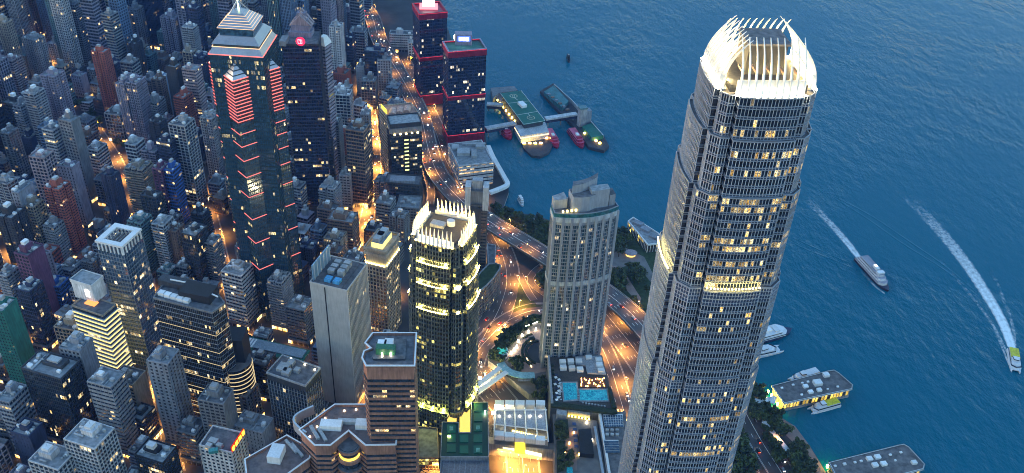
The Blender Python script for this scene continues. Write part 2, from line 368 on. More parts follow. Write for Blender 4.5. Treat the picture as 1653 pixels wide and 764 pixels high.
road('street', 'orange lit street running between the tall blocks from the flyover', [(588, 120), (596, 170), (603, 230), (605, 270), (601, 310), (593, 350), (580, 400), (575, 440), (580, 500), (560, 600), (540, 660)], 15, G0 + .05, False, 3)
for lab, px in (('dim street below the dark green roofed market', [(330, 500), (420, 560), (520, 600), (600, 660)]),
                ('orange street at the far left edge beside the navy block', [(10, 400), (32, 470), (55, 560), (80, 640), (110, 720)]),
                ('glowing street climbing between apartment towers at upper left', [(20, 10), (55, 60), (80, 110), (112, 200), (118, 235), (140, 300)]),
                ('narrow amber street right of the twin lilac towers', [(150, 200), (190, 262), (215, 330), (235, 420), (245, 560), (260, 640), (285, 764)]),
                ('street at the foot of the pyramid topped tower', [(330, 300), (352, 390), (372, 470), (400, 540), (440, 640)]),
                ('street crossing behind the slab tower', [(420, 500), (500, 520), (560, 510), (640, 470)])):
    road('street', lab, px, 13, G0 + .07, False, 2)
road('road', 'waterfront road lined with trees behind the ferry pier', [(1150, 560), (1190, 640), (1228, 710), (1262, 764), (1300, 830)], 22, G0 + .05, False, 4)
road('road', 'inner waterfront service road beside the tall tower', [(1120, 600), (1165, 680), (1200, 740), (1240, 820)], 14, G0 + .07, False, 2)

def sheet(name, label, px, z, mat, z0=None, kind='structure', side=None):
    pts = ccw([at(x, y, z)[:2] for x, y in px]); mb = MB()
    if z0 is None: mb.poly(np.c_[pts, np.full(len(pts), z)])
    else: mb.prism(pts, z0, z, 1 if side else 0, 0)
    o = mb.build(name, [mat, side] if side else mat); return structure(o, label) if kind == 'structure' else o
sheet('lawn', 'grass triangle enclosed by the ring road and slip roads', [(828, 505), (836, 470), (840, 448), (850, 470), (866, 492), (884, 494), (845, 498)], G0 + .2, GRASS)
sheet('lawn', 'round lawn inside the looping slip road', [(884, 472), (868, 458), (863, 446), (874, 436), (892, 432), (900, 450)], G0 + .22, GRASS)
sheet('park_ground', 'dark planted park between the flyover and the water', [(797, 338), (815, 336), (833, 345), (867, 350), (891, 359), (940, 364), (996, 369), (1035, 382), (1060, 398), (1090, 450), (1060, 520), (1010, 486), (960, 448), (900, 412), (850, 382), (800, 352)], G0 + .04, GRASS)
sheet('path', 'pale pink path crossing the waterfront park', [(985, 428), (1003, 432), (1035, 482), (1030, 500), (1012, 490), (1020, 478), (990, 445)], G0 + .12, PAVEP)
sheet('path', 'paved park square by the small kiosk', [(985, 410), (1010, 400), (1040, 415), (1058, 450), (1050, 455), (1025, 425), (1003, 432), (985, 428)], G0 + .16, PAVE)
sheet('path', 'paved strip along the park shore', [(835, 348), (867, 353), (891, 362), (940, 367), (996, 372), (990, 378), (930, 373), (870, 362), (835, 356)], G0 + .18, PAVE)
sheet('promenade', 'pinkish paved promenade along the seawall', [(1334, 764), (1305, 717), (1283.5, 688), (1256, 672), (1247, 680), (1278, 712), (1300, 745), (1312, 770)], G0 + .12, PAVEP)
# ================================================================ landmark towers
IFC_SP = wallm('ifc_spandrel', (.05, .075, .13), .35, .3, var=.2, streak=.1)
IFC_TR = wallm('ifc_trim', (.38, .41, .47), .35, .35, var=.1, streak=.1)
IFC_MU = wallm('ifc_mullion', (.60, .62, .68), .4, .2, var=.1, streak=.1)
IFC_GL = glassm('ifc_glass', (.015, .022, .035), .1, (1, .58, .12), (1, .8, .38), 1.25, .8)
FIN = wallm('fin_white', (.85, .84, .80), .45, 0.0, var=.05, streak=.05)
FLOOD = lampm('flood_white', (1.0, .88, .58), 55.0)
FLOODY = lampm('flood_yellow', (1.0, .76, .20), 40.0)
def rot(p, k):
    p = np.asarray(p, float)
    for _ in range(k % 4): p = np.c_[-p[:, 1], p[:, 0]]
    return p
def ifc_plan(h, m, s=2.4, g=1.5, gd=2.2, bow=1.3, nb=6, cf=.5):
    c = max(m + g + 1.0, h - s - (h - s - m - g) * cf)
    t = np.linspace(-1, 1, nb + 1)
    side = [(-c, -(h - s)), (-(m + g), -(h - s)), (-(m + g), -(h - s - gd)), (-m, -(h - s - gd))] + [(m * a, -h - bow * (1 - a * a)) for a in t] + [(m, -(h - s - gd)), (m + g, -(h - s - gd)), (m + g, -(h - s)), (c, -(h - s))]
    P = np.concatenate([rot(side, k) for k in range(4)]); n = len(side)
    kind = []
    for k in range(4): kind += ['c', 'g', 'g', 'g'] + ['m'] * nb + ['g', 'g', 'g', 'c', 'x']
    return P, kind
def ifc_tower(name, label, center, yaw, tiers, m, fh, frac, mull=1.5, mech=(), lights=(), mats=None):
    IFC_SP_, IFC_TR_, IFC_MU_, IFC_GL_ = mats or (IFC_SP, IFC_TR, IFC_MU, IFC_GL)
    root = thing(name, label, 'tower', (center[0], center[1], 0), yaw)
    for ti, (z0, z1, h) in enumerate(tiers):
        P, kind = ifc_plan(h, m)
        MB().prism(P, z0, z1, 0, 1).build('core', [IFC_GL_, ROOF], root)
        G = MB(); B = MB(); nz = max(1, int(round((z1 - z0) / fh))); zs = np.linspace(z0, z1, nz + 1); row = np.where(NR.rand(nz) < .45, NR.rand(nz) * frac * 2.6, frac * .12)
        for i in range(len(P)):
            a, b = P[i], P[(i + 1) % len(P)]
            k = kind[i]
            if k == 'g':
                facade(G, B, a, b, z0, z1, fh, 3, 0, 0, 0, 0, .03, piers=False, bands=False); continue
            facade(G, B, a, b, z0, z1, fh, mull, 0, 0, .2, .42, frac, bands=False, row=row * (.6 + .8 * NR.rand()) * (.25 if (b - a)[1] < -.5 * np.linalg.norm(b - a) else 1), clump=.3)
        G.build('windows', IFC_GL_, root, 'stuff'); B.build('mullions', IFC_MU_, root, 'stuff')
        for k in range(nz):
            z = zs[k]; R_ = MB(); fhh = zs[1] - zs[0]
            tall = any(abs(z - q) < fh * .5 for q in mech)
            hb_ = fhh * (.99 if tall else .29)
            R_.ring(P, .22, z + .3, z + hb_ - .3, 0); R_.ring(P, .5, z, z + .26, 1); R_.ring(P, .5, z + hb_ - .26, z + hb_, 1)
            if tall: R_.ring(P, .4, z + fhh * .5 - .15, z + fhh * .5 + .15, 1)
            R_.build('louvre_band' if tall else 'floor_band', [IFC_SP_, IFC_TR_], root)
        p = MB(); p.ring(P, .4, z1 - .1, z1 + .5, 0); p.build('parapet', IFC_TR_, root)
    for z, h, sides, mm in lights:
        for k in sides:
            l = MB(); t = np.linspace(-1, 1, 9)
            pts = rot([(mm * a, -h - 1.3 * (1 - a * a) - .9) for a in t], k)
            for q in range(8):
                for f_ in (.2, .7):
                    a = pts[q] + (pts[q + 1] - pts[q]) * f_; o_ = MB(); o_.obox(a, 0, .55, .55, z, z + .5); o_.build('floodlight', FLOODY, root)
    return root
# ---- tallest tower on the right
_l, _r = at(1197, 152, 373)[:2], at(1298, 153, 373)[:2]; yaw2 = math.atan2(*(_r - _l)[::-1]); c2 = (_l + _r) / 2 + np.array([-math.sin(yaw2), math.cos(yaw2)]) * 24.0
t2 = ifc_tower('skyscraper', 'tallest tower on the right with white lit claw crown and gridded glass', c2, yaw2,
               [(0, 120, 30.8), (120, 203, 30.4), (203, 264, 29.6), (264, 320, 27.9), (320, 350, 26.1), (350, 371, 23.8)], 14.5, 4.75, .26, 1.45, mech=(191, 253, 258), lights=[(266.5, 29.6, (0, 3), 14.5)])
def crown(root, h, m, z, tip, nf, lean, depth, fl, bulge=1.0, pw=.7, taper=.45):
    """claw crown: curved fins on each side, a white screen wall behind them and floodlights at their feet"""
    for k in range(4):
        for i in range(nf):
            u = -m + 2 * m * (i + .5) / nf
            base = h - .8 + .9 * (1 - (u / m) ** 2)
            prof = []
            for t in np.linspace(0, 1, 9):
                prof.append((base + bulge * math.sin(t * 2.2) - lean * t ** 2.2, z + tip * t, depth * (1 - t) ** .8 + .25))
            f = MB()
            for (o0, za, d0), (o1, zb, d1) in zip(prof[:-1], prof[1:]):
                def q(x, o, zz): return rot([(x, -o)], k)[0].tolist() + [zz]
                wa, wb = [pw / 2 * (1 - taper * (zq - z) / tip) for zq in (za, zb)]
                x0, x1, X0, X1 = u - wa, u + wa, u - wb, u + wb
                f.quads([[q(x0, o0, za), q(x1, o0, za), q(X1, o1, zb), q(X0, o1, zb)],
                         [q(x1, o0 - d0, za), q(x0, o0 - d0, za), q(X0, o1 - d1, zb), q(X1, o1 - d1, zb)],
                         [q(x0, o0 - d0, za), q(x0, o0, za), q(X0, o1, zb), q(X0, o1 - d1, zb)],
                         [q(x1, o0, za), q(x1, o0 - d0, za), q(X1, o1 - d1, zb), q(X1, o1, zb)]])
            f.build('crown_fin', FIN, root)
        s = MB(); pts = rot([(-m, -h + 3.0), (m, -h + 3.0), (m, -h + 3.6), (-m, -h + 3.6)], k); s.prism(pts, z, z + tip * .30, 0, 0); s.build('screen_wall', FIN, root)
        fl_ = MB()
        for i in range(nf + 1):
            u = -m + 2 * m * i / nf; pts = rot([(u - .5, -h + .3), (u + .5, -h + .3), (u + .5, -h + 1.1), (u - .5, -h + 1.1)], k); fl_.prism(pts, z + .6, z + 1.0, 0, 0)
        fl_.build('floodlights', fl, root, 'stuff')
crown(t2, 23.6, 16.0, 371, 23.5, 10, 12.5, 2.8, FLOOD, .1, .62)
# roof inside the crown: dark deck, plant core and beams
b = MB(); b.prism([(-18, -18), (18, -18), (18, 18), (-18, 18)], 371, 374.5, 0); b.build('roof_deck', W('dark'), t2)
b = MB(); b.box(-9, 9, -7, 9, 374.5, 389); pr_ = b.build('plant_room', W('dark'), t2)
b = MB(); b.box(-10, 10, -8, 10, 389, 390); b.build('plant_roof', ROOF, pr_)
for i in range(5):
    b = MB(); b.box(-13 + i * 6.2, -12.4 + i * 6.2, -17, -8, 379, 380.2); b.build('roof_beam', W('brown'), t2)
def glow(root, pts, energy, col):
    for p in pts:
        l = bpy.data.lights.new('crown_flood', 'POINT'); l.energy = energy * LP; l.color = col; l.shadow_soft_size = 1.0; lo = bpy.data.objects.new('crown_flood', l); COL.objects.link(lo); lo.parent = root; lo.location = p
        b = MB(); b.obox(p, 0, .7, .7, p[2] - 1.0, p[2] - .65); b.build('flood_fixture', FLOODY, root)
glow(t2, [(*rot([(u, -18.2)], k)[0], 375.5) for k in range(4) for u in (-13, -4.5, 4.5, 13)], 4500, (1, .70, .28))

# ---- second, shorter tower with the spiked crown
_l, _r = at(667, 388, 186)[:2], at(722, 399, 186)[:2]; yaw1 = math.atan2(*(_r - _l)[::-1]) - .06; c1 = (_l + _r) / 2 + np.array([-math.sin(yaw1), math.cos(yaw1)]) * 20.0 + np.array([2.0, 0])
GLY = glassm('glass_yellow_lit', (.02, .025, .02), .1, (1, .72, .12), (.9, .85, .3), 1.3, .8)
t1 = ifc_tower('office_tower', 'mid height tower with glowing spiked crown and yellow lit ledges', c1, yaw1,
               [(0, 30, 24), (30, 128, 22.5), (128, 150, 21.5), (150, 168, 20.5), (168, 184, 19.2)], 12.5, 4.3, .2, 1.9, mech=(), lights=[(129.5, 22.6, (0, 3, 1), 12), (151.5, 21.6, (0, 3, 1), 12), (169.4, 20.6, (0, 1, 3), 12)],
               mats=(wallm('olive_spandrel', (.05, .055, .05), .4, .2), wallm('olive_trim', (.15, .16, .14), .4, .3), wallm('olive_mullion', (.27, .28, .24), .4, .2), GLY))
crown(t1, 19.2, 13.5, 184, 13, 9, 1.6, 1.9, FLOODY, .2, 1.9, .9)
b = MB(); b.prism([(-14, -14), (14, -14), (14, 14), (-14, 14)], 184, 186, 0); b.build('roof_deck', W('dark'), t1)
b = MB(); b.prism([(3 + 3 * math.cos(a), 5 + 2.4 * math.sin(a)) for a in np.linspace(0, 6.28, 13)[:-1]], 186, 190, 0); b.build('plant_drum', WHITE, t1)
b = MB(); b.box(-10, 0, -2, 4, 186, 188.5); b.build('plant_room', PLANT, t1)
glow(t1, [(*rot([(u, -16.6)], k)[0], 187.5) for k in range(4) for u in (-8, 0, 8)], 17000, (1, .60, .10))
glow(t1, [(*rot([(u, -24.6)], k)[0], 31.6) for k in (0, 1) for u in (-9, 0, 9)], 9000, (.9, .95, .15))
glow(t1, [(*rot([(u, -rq)], k)[0], zq) for k in (0, 1) for u in (-9, 9) for zq, rq in ((129.8, 22.9), (151.8, 21.9), (169.8, 20.9))], 4000, (.95, .88, .2))
for k, zz in ((0, 150), (0, 128), (1, 150), (1, 128)):          # bright corner bays below the ledges
    p = rot([(15.4, -18.9), (18, -18.9), (18.9, -18), (18.9, -15.4), (15.4, -15.4)], k); b = MB(); b.prism(p, zz, zz + 1.6, 0, 0); b.build('corner_light', FLOODY, t1)

# ---- generic polygonal office block with one mesh per storey band
def block(name, label, cat, poly, z0, z1, wall='grey', glass=None, fh=4.0, bw=2.5, bh=1.4, bp=.35, pw=.5, pp=.4, frac=.1, roof=None, split=True, edges=None, parapet=1.2, pier_mat=None, band_mat=None, world=True, rz=0, top_blank=0.0, base=0.0):
    poly = ccw(np.asarray(poly, float)[:, :2])
    c = poly.mean(0) if world else np.zeros(2)
    P = poly - c if world else poly
    root = thing(name, label, cat, (c[0], c[1], 0), rz)
    wm = W(wall) if isinstance(wall, str) else wall
    MB().prism(P, z0, z1, 0, 1).build('wall', [wm, roof or ROOF], root)
    G = MB(); B = MB(); zt = z1 - top_blank; zb = z0 + base
    for i in range(len(P)):
        if edges is not None and i not in edges: continue
        facade(G, B, P[i], P[(i + 1) % len(P)], zb, zt, fh, bw, 0 if split else bh, bp, pw, pp, frac, bands=not split)
    G.build('windows', glass or GL, root, 'stuff')
    if B.n: B.build('piers', pier_mat or wm, root, 'stuff')
    if split and bh > 0:
        nz = max(1, int(round((zt - zb) / fh))); zs = np.linspace(zb, zt, nz + 1)
        for k in range(nz): MB().ring(P, bp, zs[k], zs[k] + bh).build('floor_band', band_mat or wm, root)
    if parapet:
        q = offset(P, bp + .06)
        m = MB(); inner = offset(P, -.5); k = len(P)
        m.ring(P, bp + .06, z1 - .5, z1 + parapet)
        m.ring(inner[::-1], 0.0001, z1, z1 + parapet)
        for i in range(k):
            j = (i + 1) % k; m.quads([[(*P[i], z1 + parapet), (*P[j], z1 + parapet), (*inner[j], z1 + parapet), (*inner[i], z1 + parapet)]])
        m.build('parapet', pier_mat or wm, root)
    return root
def quad(px, z): return [at(x, y, z)[:2] for x, y in px]
def rect3(L_, F_, R_, z):
    """rectangle through the front corner F_ along F_->L_ and F_->R_, squared up"""
    l, f, r = [at(x, y, z)[:2] for x, y in (L_, F_, R_)]
    u = l - f; v = r - f; a = math.atan2(u[1], u[0]); b = math.atan2(v[1], v[0]) + math.pi / 2
    b = a + ((b - a + math.pi) % (2 * math.pi) - math.pi); mid = (a + b) / 2
    lu, lv = np.linalg.norm(u), np.linalg.norm(v); U_ = np.array([math.cos(mid), math.sin(mid)]); V_ = np.array([math.cos(mid - math.pi / 2), math.sin(mid - math.pi / 2)])
    return ccw([f, f + U_ * lu, f + U_ * lu + V_ * lv, f + V_ * lv])
def local(root, px, z):
    p = at(*px, z); return p[:2] - np.array(root.location[:2])
def put(root, name, px, z, sx, sy, h, mat, rz=-.28, z_off=0.0):
    """a box part standing on a roof at photo position px"""
    c = local(root, px, z); b = MB(); b.obox(c, rz, sx, sy, z + z_off, z + z_off + h); return b.build(name, mat, root)

# ---- curved residential hotel tower
fsL, fsR = at(896, 338, 172)[:2], at(999, 327, 172)[:2]
FSC = (fsL + fsR) / 2; fsw = np.linalg.norm(fsR - fsL) / 2; fsy = math.atan2(*(fsR - fsL)[::-1])
def fs_arc(x, d=0): return -5.5 * (1 - (x / fsw) ** 2) + d
xs = np.linspace(-fsw, fsw, 13)
fs_plan = [(x, fs_arc(x)) for x in xs] + [(fsw - 1, 15), (fsw * .35, 19), (-fsw * .4, 18), (-fsw + 1, 12)]
FSW = wallm('hotel_wall', (.31, .33, .37), .5, .1, var=.12, streak=.15)
fs = block('hotel_tower', 'slim curved grey blue tower with stepped roof above the pools', 'tower', np.array(fs_plan), 0, 168, FSW, glassm('hotel_glass', (.025, .06, .09), .1, (1, .7, .35), (1, .85, .6), 1.6), 3.55, 1.75, .8, .15, .35, .4, .05, world=False, rz=fsy, top_blank=10, parapet=1.0)
fs.location = (FSC[0], FSC[1], 0)
for x in np.linspace(-fsw, fsw, 9):
    b = MB(); b.obox((x, fs_arc(x) - .3), 0, 2.0, 1.8, 0, 165); b.build('vertical_pier', FSW, fs)
fp = np.array(fs_plan)
for z in (100, 161): MB().ring(fp, .75, z, z + 4.2).build('refuge_band', wallm('hotel_band', (.42, .45, .48), .6), fs)
MB().ring(fp, .35, 165.4, 168.5).build('glass_crown', glassm('crown_glass', (.03, .12, .13), .08), fs)
b = MB(); b.prism([(-fsw * .45, 0), (-fsw * .2, -1.5), (fsw * .05, -1.5), (fsw * .25, 1), (fsw * .25, 13), (-fsw * .45, 12)], 168, 181, 0, 1); b.build('penthouse', [FSW, ROOF], fs)
b = MB()
arc = [(-fsw * .45 + t * fsw * .9, 5 + 9 * t * t) for t in np.linspace(0, 1, 9)]
b.prism(arc + [(x + 2.5, y + 6) for x, y in arc[::-1]], 168, 188, 0, 1); b.build('curved_wing', [FSW, ROOF], fs)
b = MB(); b.prism([(fsw * .12, 1), (fsw * .7, 2), (fsw * .72, 9), (fsw * .12, 9)], 168, 184, 0, 1); b.build('lift_tower', [FSW, ROOF2], fs)
b = MB(); b.prism([(fsw * .72, 2), (fsw - 2, 3), (fsw - 2, 12), (fsw * .72, 12)], 168, 178, 0, 1); b.build('plant_room', [FSW, ROOF], fs)
b = MB(); b.prism([(-fsw + 1, 6), (-fsw * .55, 6), (-fsw * .55, 16), (-fsw + 1, 12)], 168, 176, 0, 1); b.build('plant_room', [FSW, ROOF2], fs)
for k in range(4):
    b = MB(); b.box(-fsw * .78 + k * 3.4, -fsw * .78 + k * 3.4 + 1.2, -1.5, -.3, 169, 170.4); b.build('terrace_lamp', lampm('terrace_lamp', (1, .75, .2), 5, False), fs)

# ---- pyramid topped tower with red light lines
zc = 257
ctr = rect3((341, 84), (424, 88), (444, 60), zc)
cc = ctr.mean(0); cy = math.atan2(*(ctr[1] - ctr[0])[::-1]);
e = [np.linalg.norm(ctr[1] - ctr[0]), np.linalg.norm(ctr[2] - ctr[1])]
k0 = max(range(4), key=lambda i: -((ctr[i] + ctr[(i + 1) % 4])[1])); d0 = ctr[(k0 + 1) % 4] - ctr[k0]; cyaw = math.atan2(d0[1], d0[0])
hw = 20.0
PYG = glassm('pyramid_glass', (.03, .075, .12), .1, (1, .75, .3), (1, .8, .45), 1.0)
PYS = wallm('pyramid_spandrel', (.035, .07, .085), .3, .2); REDL = lampm('red_line', (1.0, .20, .18), .95, False); SILV = wallm('silver_roof', (.42, .42, .45), .3, .5, var=.1, streak=.1)
sq = np.array([(-hw, -hw), (hw, -hw), (hw, hw), (-hw, hw)])
ct = block('skyscraper', 'dark glass tower with silver stepped pyramid roof, mast and red light lines', 'tower', sq, 0, zc, PYS, PYG, 4.0, 1.7, 1.0, .2, .25, .3, .09, world=False, rz=cyaw, parapet=0)
ct.location = (cc[0], cc[1], 0)
def sqr(h): return np.array([(-h, -h), (h, -h), (h, h), (-h, h)])
WARM = lampm('warm_line', (1.0, .62, .34), 1.0, False)
MB().ring(sq, .7, zc - .6, zc).build('red_light_line', REDL, ct)
MB().frustum(sqr(hw + .3), zc, sqr(hw - 2.5), zc + 4.5, 0).build('eave_roof', SILV, ct)
MB().prism(sqr(hw - 3), zc + 4.5, zc + 7, 0).build('eave_storey', PYS, ct)
MB().frustum(sqr(hw - 2), zc + 7, sqr(hw - 6.5), zc + 12, 0).build('stepped_roof', SILV, ct)
MB().prism(sqr(hw - 7.5), zc + 12, zc + 18, 0).build('upper_storey', PYG, ct)
for i in range(6):
    h0 = hw - 6.5 - i * 1.45; z = zc + 18 + i * 1.45
    MB().frustum(sqr(h0), z, sqr(h0 - 1.1), z + 1.2, 0).build('roof_step', SILV, ct)
    MB().ring(sqr(h0 - .2), .35, z - .25, z).build('warm_light_line', WARM, ct)
for h, z in ((hw + .3, zc + 4.7), (hw - 2, zc + 7.2)): MB().ring(sqr(h - 2.6), .3, z, z + .35).build('warm_light_line', WARM, ct)
for sx, sy in ((-1, -1), (1, -1), (1, 1), (-1, 1)): MB().beam((sx * 6, sy * 6, zc + 25), (0, 0, zc + 35), .45).build('mast_leg', METAL, ct)
mast_ = MB().beam((0, 0, zc + 26), (0, 0, zc + 41), .7, 0, 8).build('mast', lampm('mast_glow', (.75, 1.0, .6), 1.5, False), ct)
b = MB()
for z, r in ((60, 2), (61, 3), (62.5, 3.4), (64, 2.6), (65.5, 1.2)): pass
for (za, ra), (zb, rb) in zip(((59, 1), (61, 3.2), (63, 3.6), (65, 2.4)), ((61, 3.2), (63, 3.6), (65, 2.4), (66.5, .4))):
    A = [(ra * math.cos(a), ra * math.sin(a)) for a in np.linspace(0, 6.283, 13)[:-1]]; Bq = [(rb * math.cos(a), rb * math.sin(a)) for a in np.linspace(0, 6.283, 13)[:-1]]
    b.frustum(A, zc + za * .8 - 8, Bq, zc + zb * .8 - 8, 0, zb > 66)
b.build('mast_ball', WHITE, mast_)
for (ox, oy) in ((-2, -hw + 2), (hw - 5, -1), (0, hw - 2), (-hw + 2, 0)):          # corner shaped columns on the middle of each side
    r = 11.0; D4 = np.array([(ox + r * math.cos(a), oy + r * math.sin(a)) for a in (-math.pi / 2, 0, math.pi / 2, math.pi)])
    z1 = zc - 17
    col = MB(); col.prism(D4, 0, z1, 0, 1); col.build('column_core', [PYG, ROOF], ct)
    G = MB(); B = MB()
    for i in range(4): facade(G, B, D4[i], D4[(i + 1) % 4], 0, z1, 4, 1.8, 1.1, .2, .25, .3, .06)
    cw = G.build('column_windows', PYG, ct, 'stuff'); B.build('column_cladding', PYS, ct, 'stuff')
    n = 13
    for i in range(n):
        z = z1 - i * 2.9
        MB().ring(D4, .45, z - .55, z).build('red_light_line', REDL, ct)
        MB().ring(D4, .3, z - 1.9, z - .75).build('red_panel', wallm('red_panel', (.16, .03, .04), .4), ct)
    z = z1 - n * 2.9
    for dz in (8, 19, 32, 47, 66, 88, 112, 140): MB().ring(D4, .45, z - dz - .4, z - dz).build('red_light_line', REDL, ct)
    for i in range(4):
        s0 = 1 - i * .23; q0 = (D4 - D4.mean(0)) * s0 + D4.mean(0); q1 = (D4 - D4.mean(0)) * (s0 - .17) + D4.mean(0)
        MB().frustum(q0, z1 + i * 3, q1, z1 + i * 3 + 2.2, 0).build('cap_step', SILV, ct)
        if i: MB().prism((D4 - D4.mean(0)) * (s0 - .03) + D4.mean(0), z1 + i * 3 - .9, z1 + i * 3 + .001, 0).build('cap_storey', PYS, ct)
# ================================================================ further landmark blocks
OCC = []                                                        # plan discs already built on
def occ(root_xy, r): OCC.append((root_xy[0], root_xy[1], r))
for c_, r_ in ((c2, 42), (c1, 30), (FSC, 28), (cc, 34)): occ(c_, r_)
def occ_poly(P):
    P = np.asarray(P)[:, :2]; c = P.mean(0); occ(c, np.linalg.norm(P - c, axis=1).max() * .9)
# dark tower with two red discs on the roof
zz = 186; P = rect3((455, 74), (514, 73), (519, 50), zz); occ_poly(P)
ck = block('office_tower', 'tall dark glass tower with glowing red roof disc behind the pyramid tower', 'tower', P, 0, zz, 'navy', glassm('glass_navy', (.012, .02, .045), .1), 3.9, 2.2, 1.2, .25, .2, .3, .07, pier_mat=W('dark'))
cyw = math.atan2(*(P[1] - P[0])[::-1]); kc = P.mean(0)
def rel(root, p, z): q = at(*p, z)[:2]; return q - np.array(root.location[:2])
b = MB(); q = rel(ck, (486, 58), zz)
for i in range(4):
    w0, h0 = 22 - i * 4.5, 5
    b.obox((q[0], q[1] + 3 + i * 2.5), 0, w0, 14 - i * 2.5, zz + i * 5, zz + i * 5 + 5)
b.build('stepped_gable', W('lilac'), ck)
for i in range(3):
    b = MB(); y0 = q[1] + 1 + i * 5; zt = zz + 20 + i * 1.5
    b.quads([[(q[0] - 11, y0, zz + 9), (q[0], y0, zt), (q[0], y0 + 3.5, zt), (q[0] - 11, y0 + 3.5, zz + 9)], [(q[0], y0, zt), (q[0] + 11, y0, zz + 9), (q[0] + 11, y0 + 3.5, zz + 9), (q[0], y0 + 3.5, zt)],
             [(q[0] - 11, y0, zz + 9), (q[0] + 11, y0, zz + 9), (q[0], y0, zt), (q[0], y0, zt)]]); b.build('gable_roof', W('pink'), ck)
def disc(root, name, c, z, r, depth, mat, nrm=(0, -1)):
    b = MB(); n = Vector((*nrm, 0)).normalized(); u = Vector((-n.y, n.x, 0)); pts = []
    for a in np.linspace(0, 6.283, 19)[:-1]: pts.append((Vector((*c, z)) + u * math.cos(a) * r + Vector((0, 0, 1)) * math.sin(a) * r))
    b.poly([(p + n * depth)[:] for p in pts]); b.quads([[pts[i][:], pts[(i + 1) % 18][:], (pts[(i + 1) % 18] + n * depth)[:], (pts[i] + n * depth)[:]] for i in range(18)]); b.build(name, mat, root)
REDS = lampm('red_sign', (1.0, .02, .07), 1.3, False)
disc(ck, 'red_disc', rel(ck, (485, 66), zz + 7), zz + 6.5, 4.3, .8, REDS)
b = MB(); sc_ = rel(ck, (485, 66), zz + 7)                       # white strokes on the disc
for dx, dz, sx, sz in ((-2.2, 0, .5, 4), (-.9, 1.4, .5, 1.6), (.3, 0, .5, 4), (1.5, 0, .5, 4), (-.6, -1.9, 3.6, .45), (-.6, 1.9, 3.2, .45)): b.box(sc_[0] + dx - sx / 2, sc_[0] + dx + sx / 2, sc_[1] - 1.1, sc_[1] - .82, zz + 6.5 + dz - sz / 2, zz + 6.5 + dz + sz / 2)
b.build('disc_lettering', lampm('pink_letter', (1, .4, .45), 1.4, False), [o for o in ck.children if o.name.startswith('red_disc')][0])
put(ck, 'roof_wing', (459, 70), zz, 6, 14, 5, W('grey'), 0)
# silver prism tower beside it
P = rect3((513, 72), (524, 75), (532, 68), 172); occ_poly(P)
sv = block('office_tower', 'narrow lilac grey tower with white hood touching the dark red-disc tower', 'tower', P, 0, 172, 'lilac', GL, 3.9, 2.4, 2.4, .15, .3, .2, .02, parapet=0)
cq = P - P.mean(0); MB().frustum(offset(cq, 1), 172, offset(cq, -2), 180).build('white_hood', WHITE, sv)
disc(sv, 'red_disc', rel(sv, (508, 66), 178), 178, 4.6, .8, REDS, (-.85, -.5))
# dark podium wing in front of it
P = rect3((476, 232), (536, 238), (527, 220), 68); occ_poly(P)
pw_ = block('office_block', 'low dark stepped block in front of the red-disc tower', 'building', P, 0, 68, 'dark', GL, 3.8, 2.5, 1.6, .5, 0, 0, .05)
put(pw_, 'roof_storey', (500, 222), 68, 26, 9, 6, W('grey'), -.1)

# twin towers with red bands on the waterfront
def red_tower(label, FLp, FRp, BLp, z, sign):
    P = rect3(BLp, FLp, FRp, z); occ_poly(P)
    RB = wallm('red_band', (.22, .012, .04), .35); rm = wallm('tower_roof_green', (.05, .16, .13), .8, var=.3, streak=0)
    r = block('office_tower', label, 'tower', P, 0, z, 'navy', glassm('glass_shun', (.012, .02, .05), .08, (1, .8, .5), (1, .92, .75), 1.3), 3.9, 2.2, .9, .15, .18, .25, .07, roof=rm if sign else RB, parapet=0)
    Q = P - P.mean(0)
    for za, zb in ((z - 6, z + 1.5), (z * .52, z * .52 + 5), (4, 18)):
        MB().ring(Q, .6, za, zb).build('red_band', RB, r); MB().ring(Q, .75, zb - .5, zb - .1).build('red_light_line', lampm('red_glow', (1, .05, .10), .7, False), r)
    m = MB(); m.ring(Q, .7, z + 1.5, z + 2.2); i_ = offset(Q, -1.2)
    for i in range(4): j = (i + 1) % 4; m.quads([[(*Q[i], z + 2.2), (*Q[j], z + 2.2), (*i_[j], z + 2.2), (*i_[i], z + 2.2)]])
    m.build('parapet', RB if not sign else W('lilac'), r)
    for i in range(4):
        d = Q[(i + 1) % 4] - Q[i]
        for t in (0, 1): pass
    return r, P
sw, Psw = red_tower('far red banded waterfront tower with bright white roof box', (677, 25), (722, 22), (664, 8), 124, False)
se, Pse = red_tower('near red banded waterfront tower with glowing white roof sign', (724, 86), (786, 83), (712, 70), 122, True)
put(sw, 'glowing_box', (692, 12), 124, 15, 9, 11, lampm('white_box', (1, .86, .86), 2.2, False), .1)
put(sw, 'lamp_band', (692, 12), 124, 22, 14, 2.5, lampm('pink_wash', (1, .25, .3), 1.2, False), .1)
bx_ = put(se, 'roof_box', (748, 70), 122, 19, 12, 12, W('lilac'), .1)
c_ = rel(se, (748, 70), 122)
b = MB(); b.obox((c_[0] + 1, c_[1] - 6.3), .1, 14, .5, 127, 133); sgb = b.build('sign_board', lampm('blue_sign', (.1, .2, 1.0), 1.0, False), se)
b = MB()
for k, wd in enumerate((1.6, 1.6, 1.6)):                          # three white characters
    x0 = c_[0] - 4 + k * 3.8
    for dx, dz, sx, sz in ((0, 0, 2.8, .6), (0, 1.6, 2.8, .6), (0, -1.6, 2.8, .6), (-1.2, 0, .6, 3.8), (1.2, 0, .6, 3.8)): b.box(x0 + dx - sx / 2 + 1, x0 + dx + sx / 2 + 1, c_[1] - 7.3, c_[1] - 6.7, 130 + dz - sz / 2, 130 + dz + sz / 2)
b.build('sign_letters', lampm('white_sign', (.9, .95, 1), 4, False), sgb)
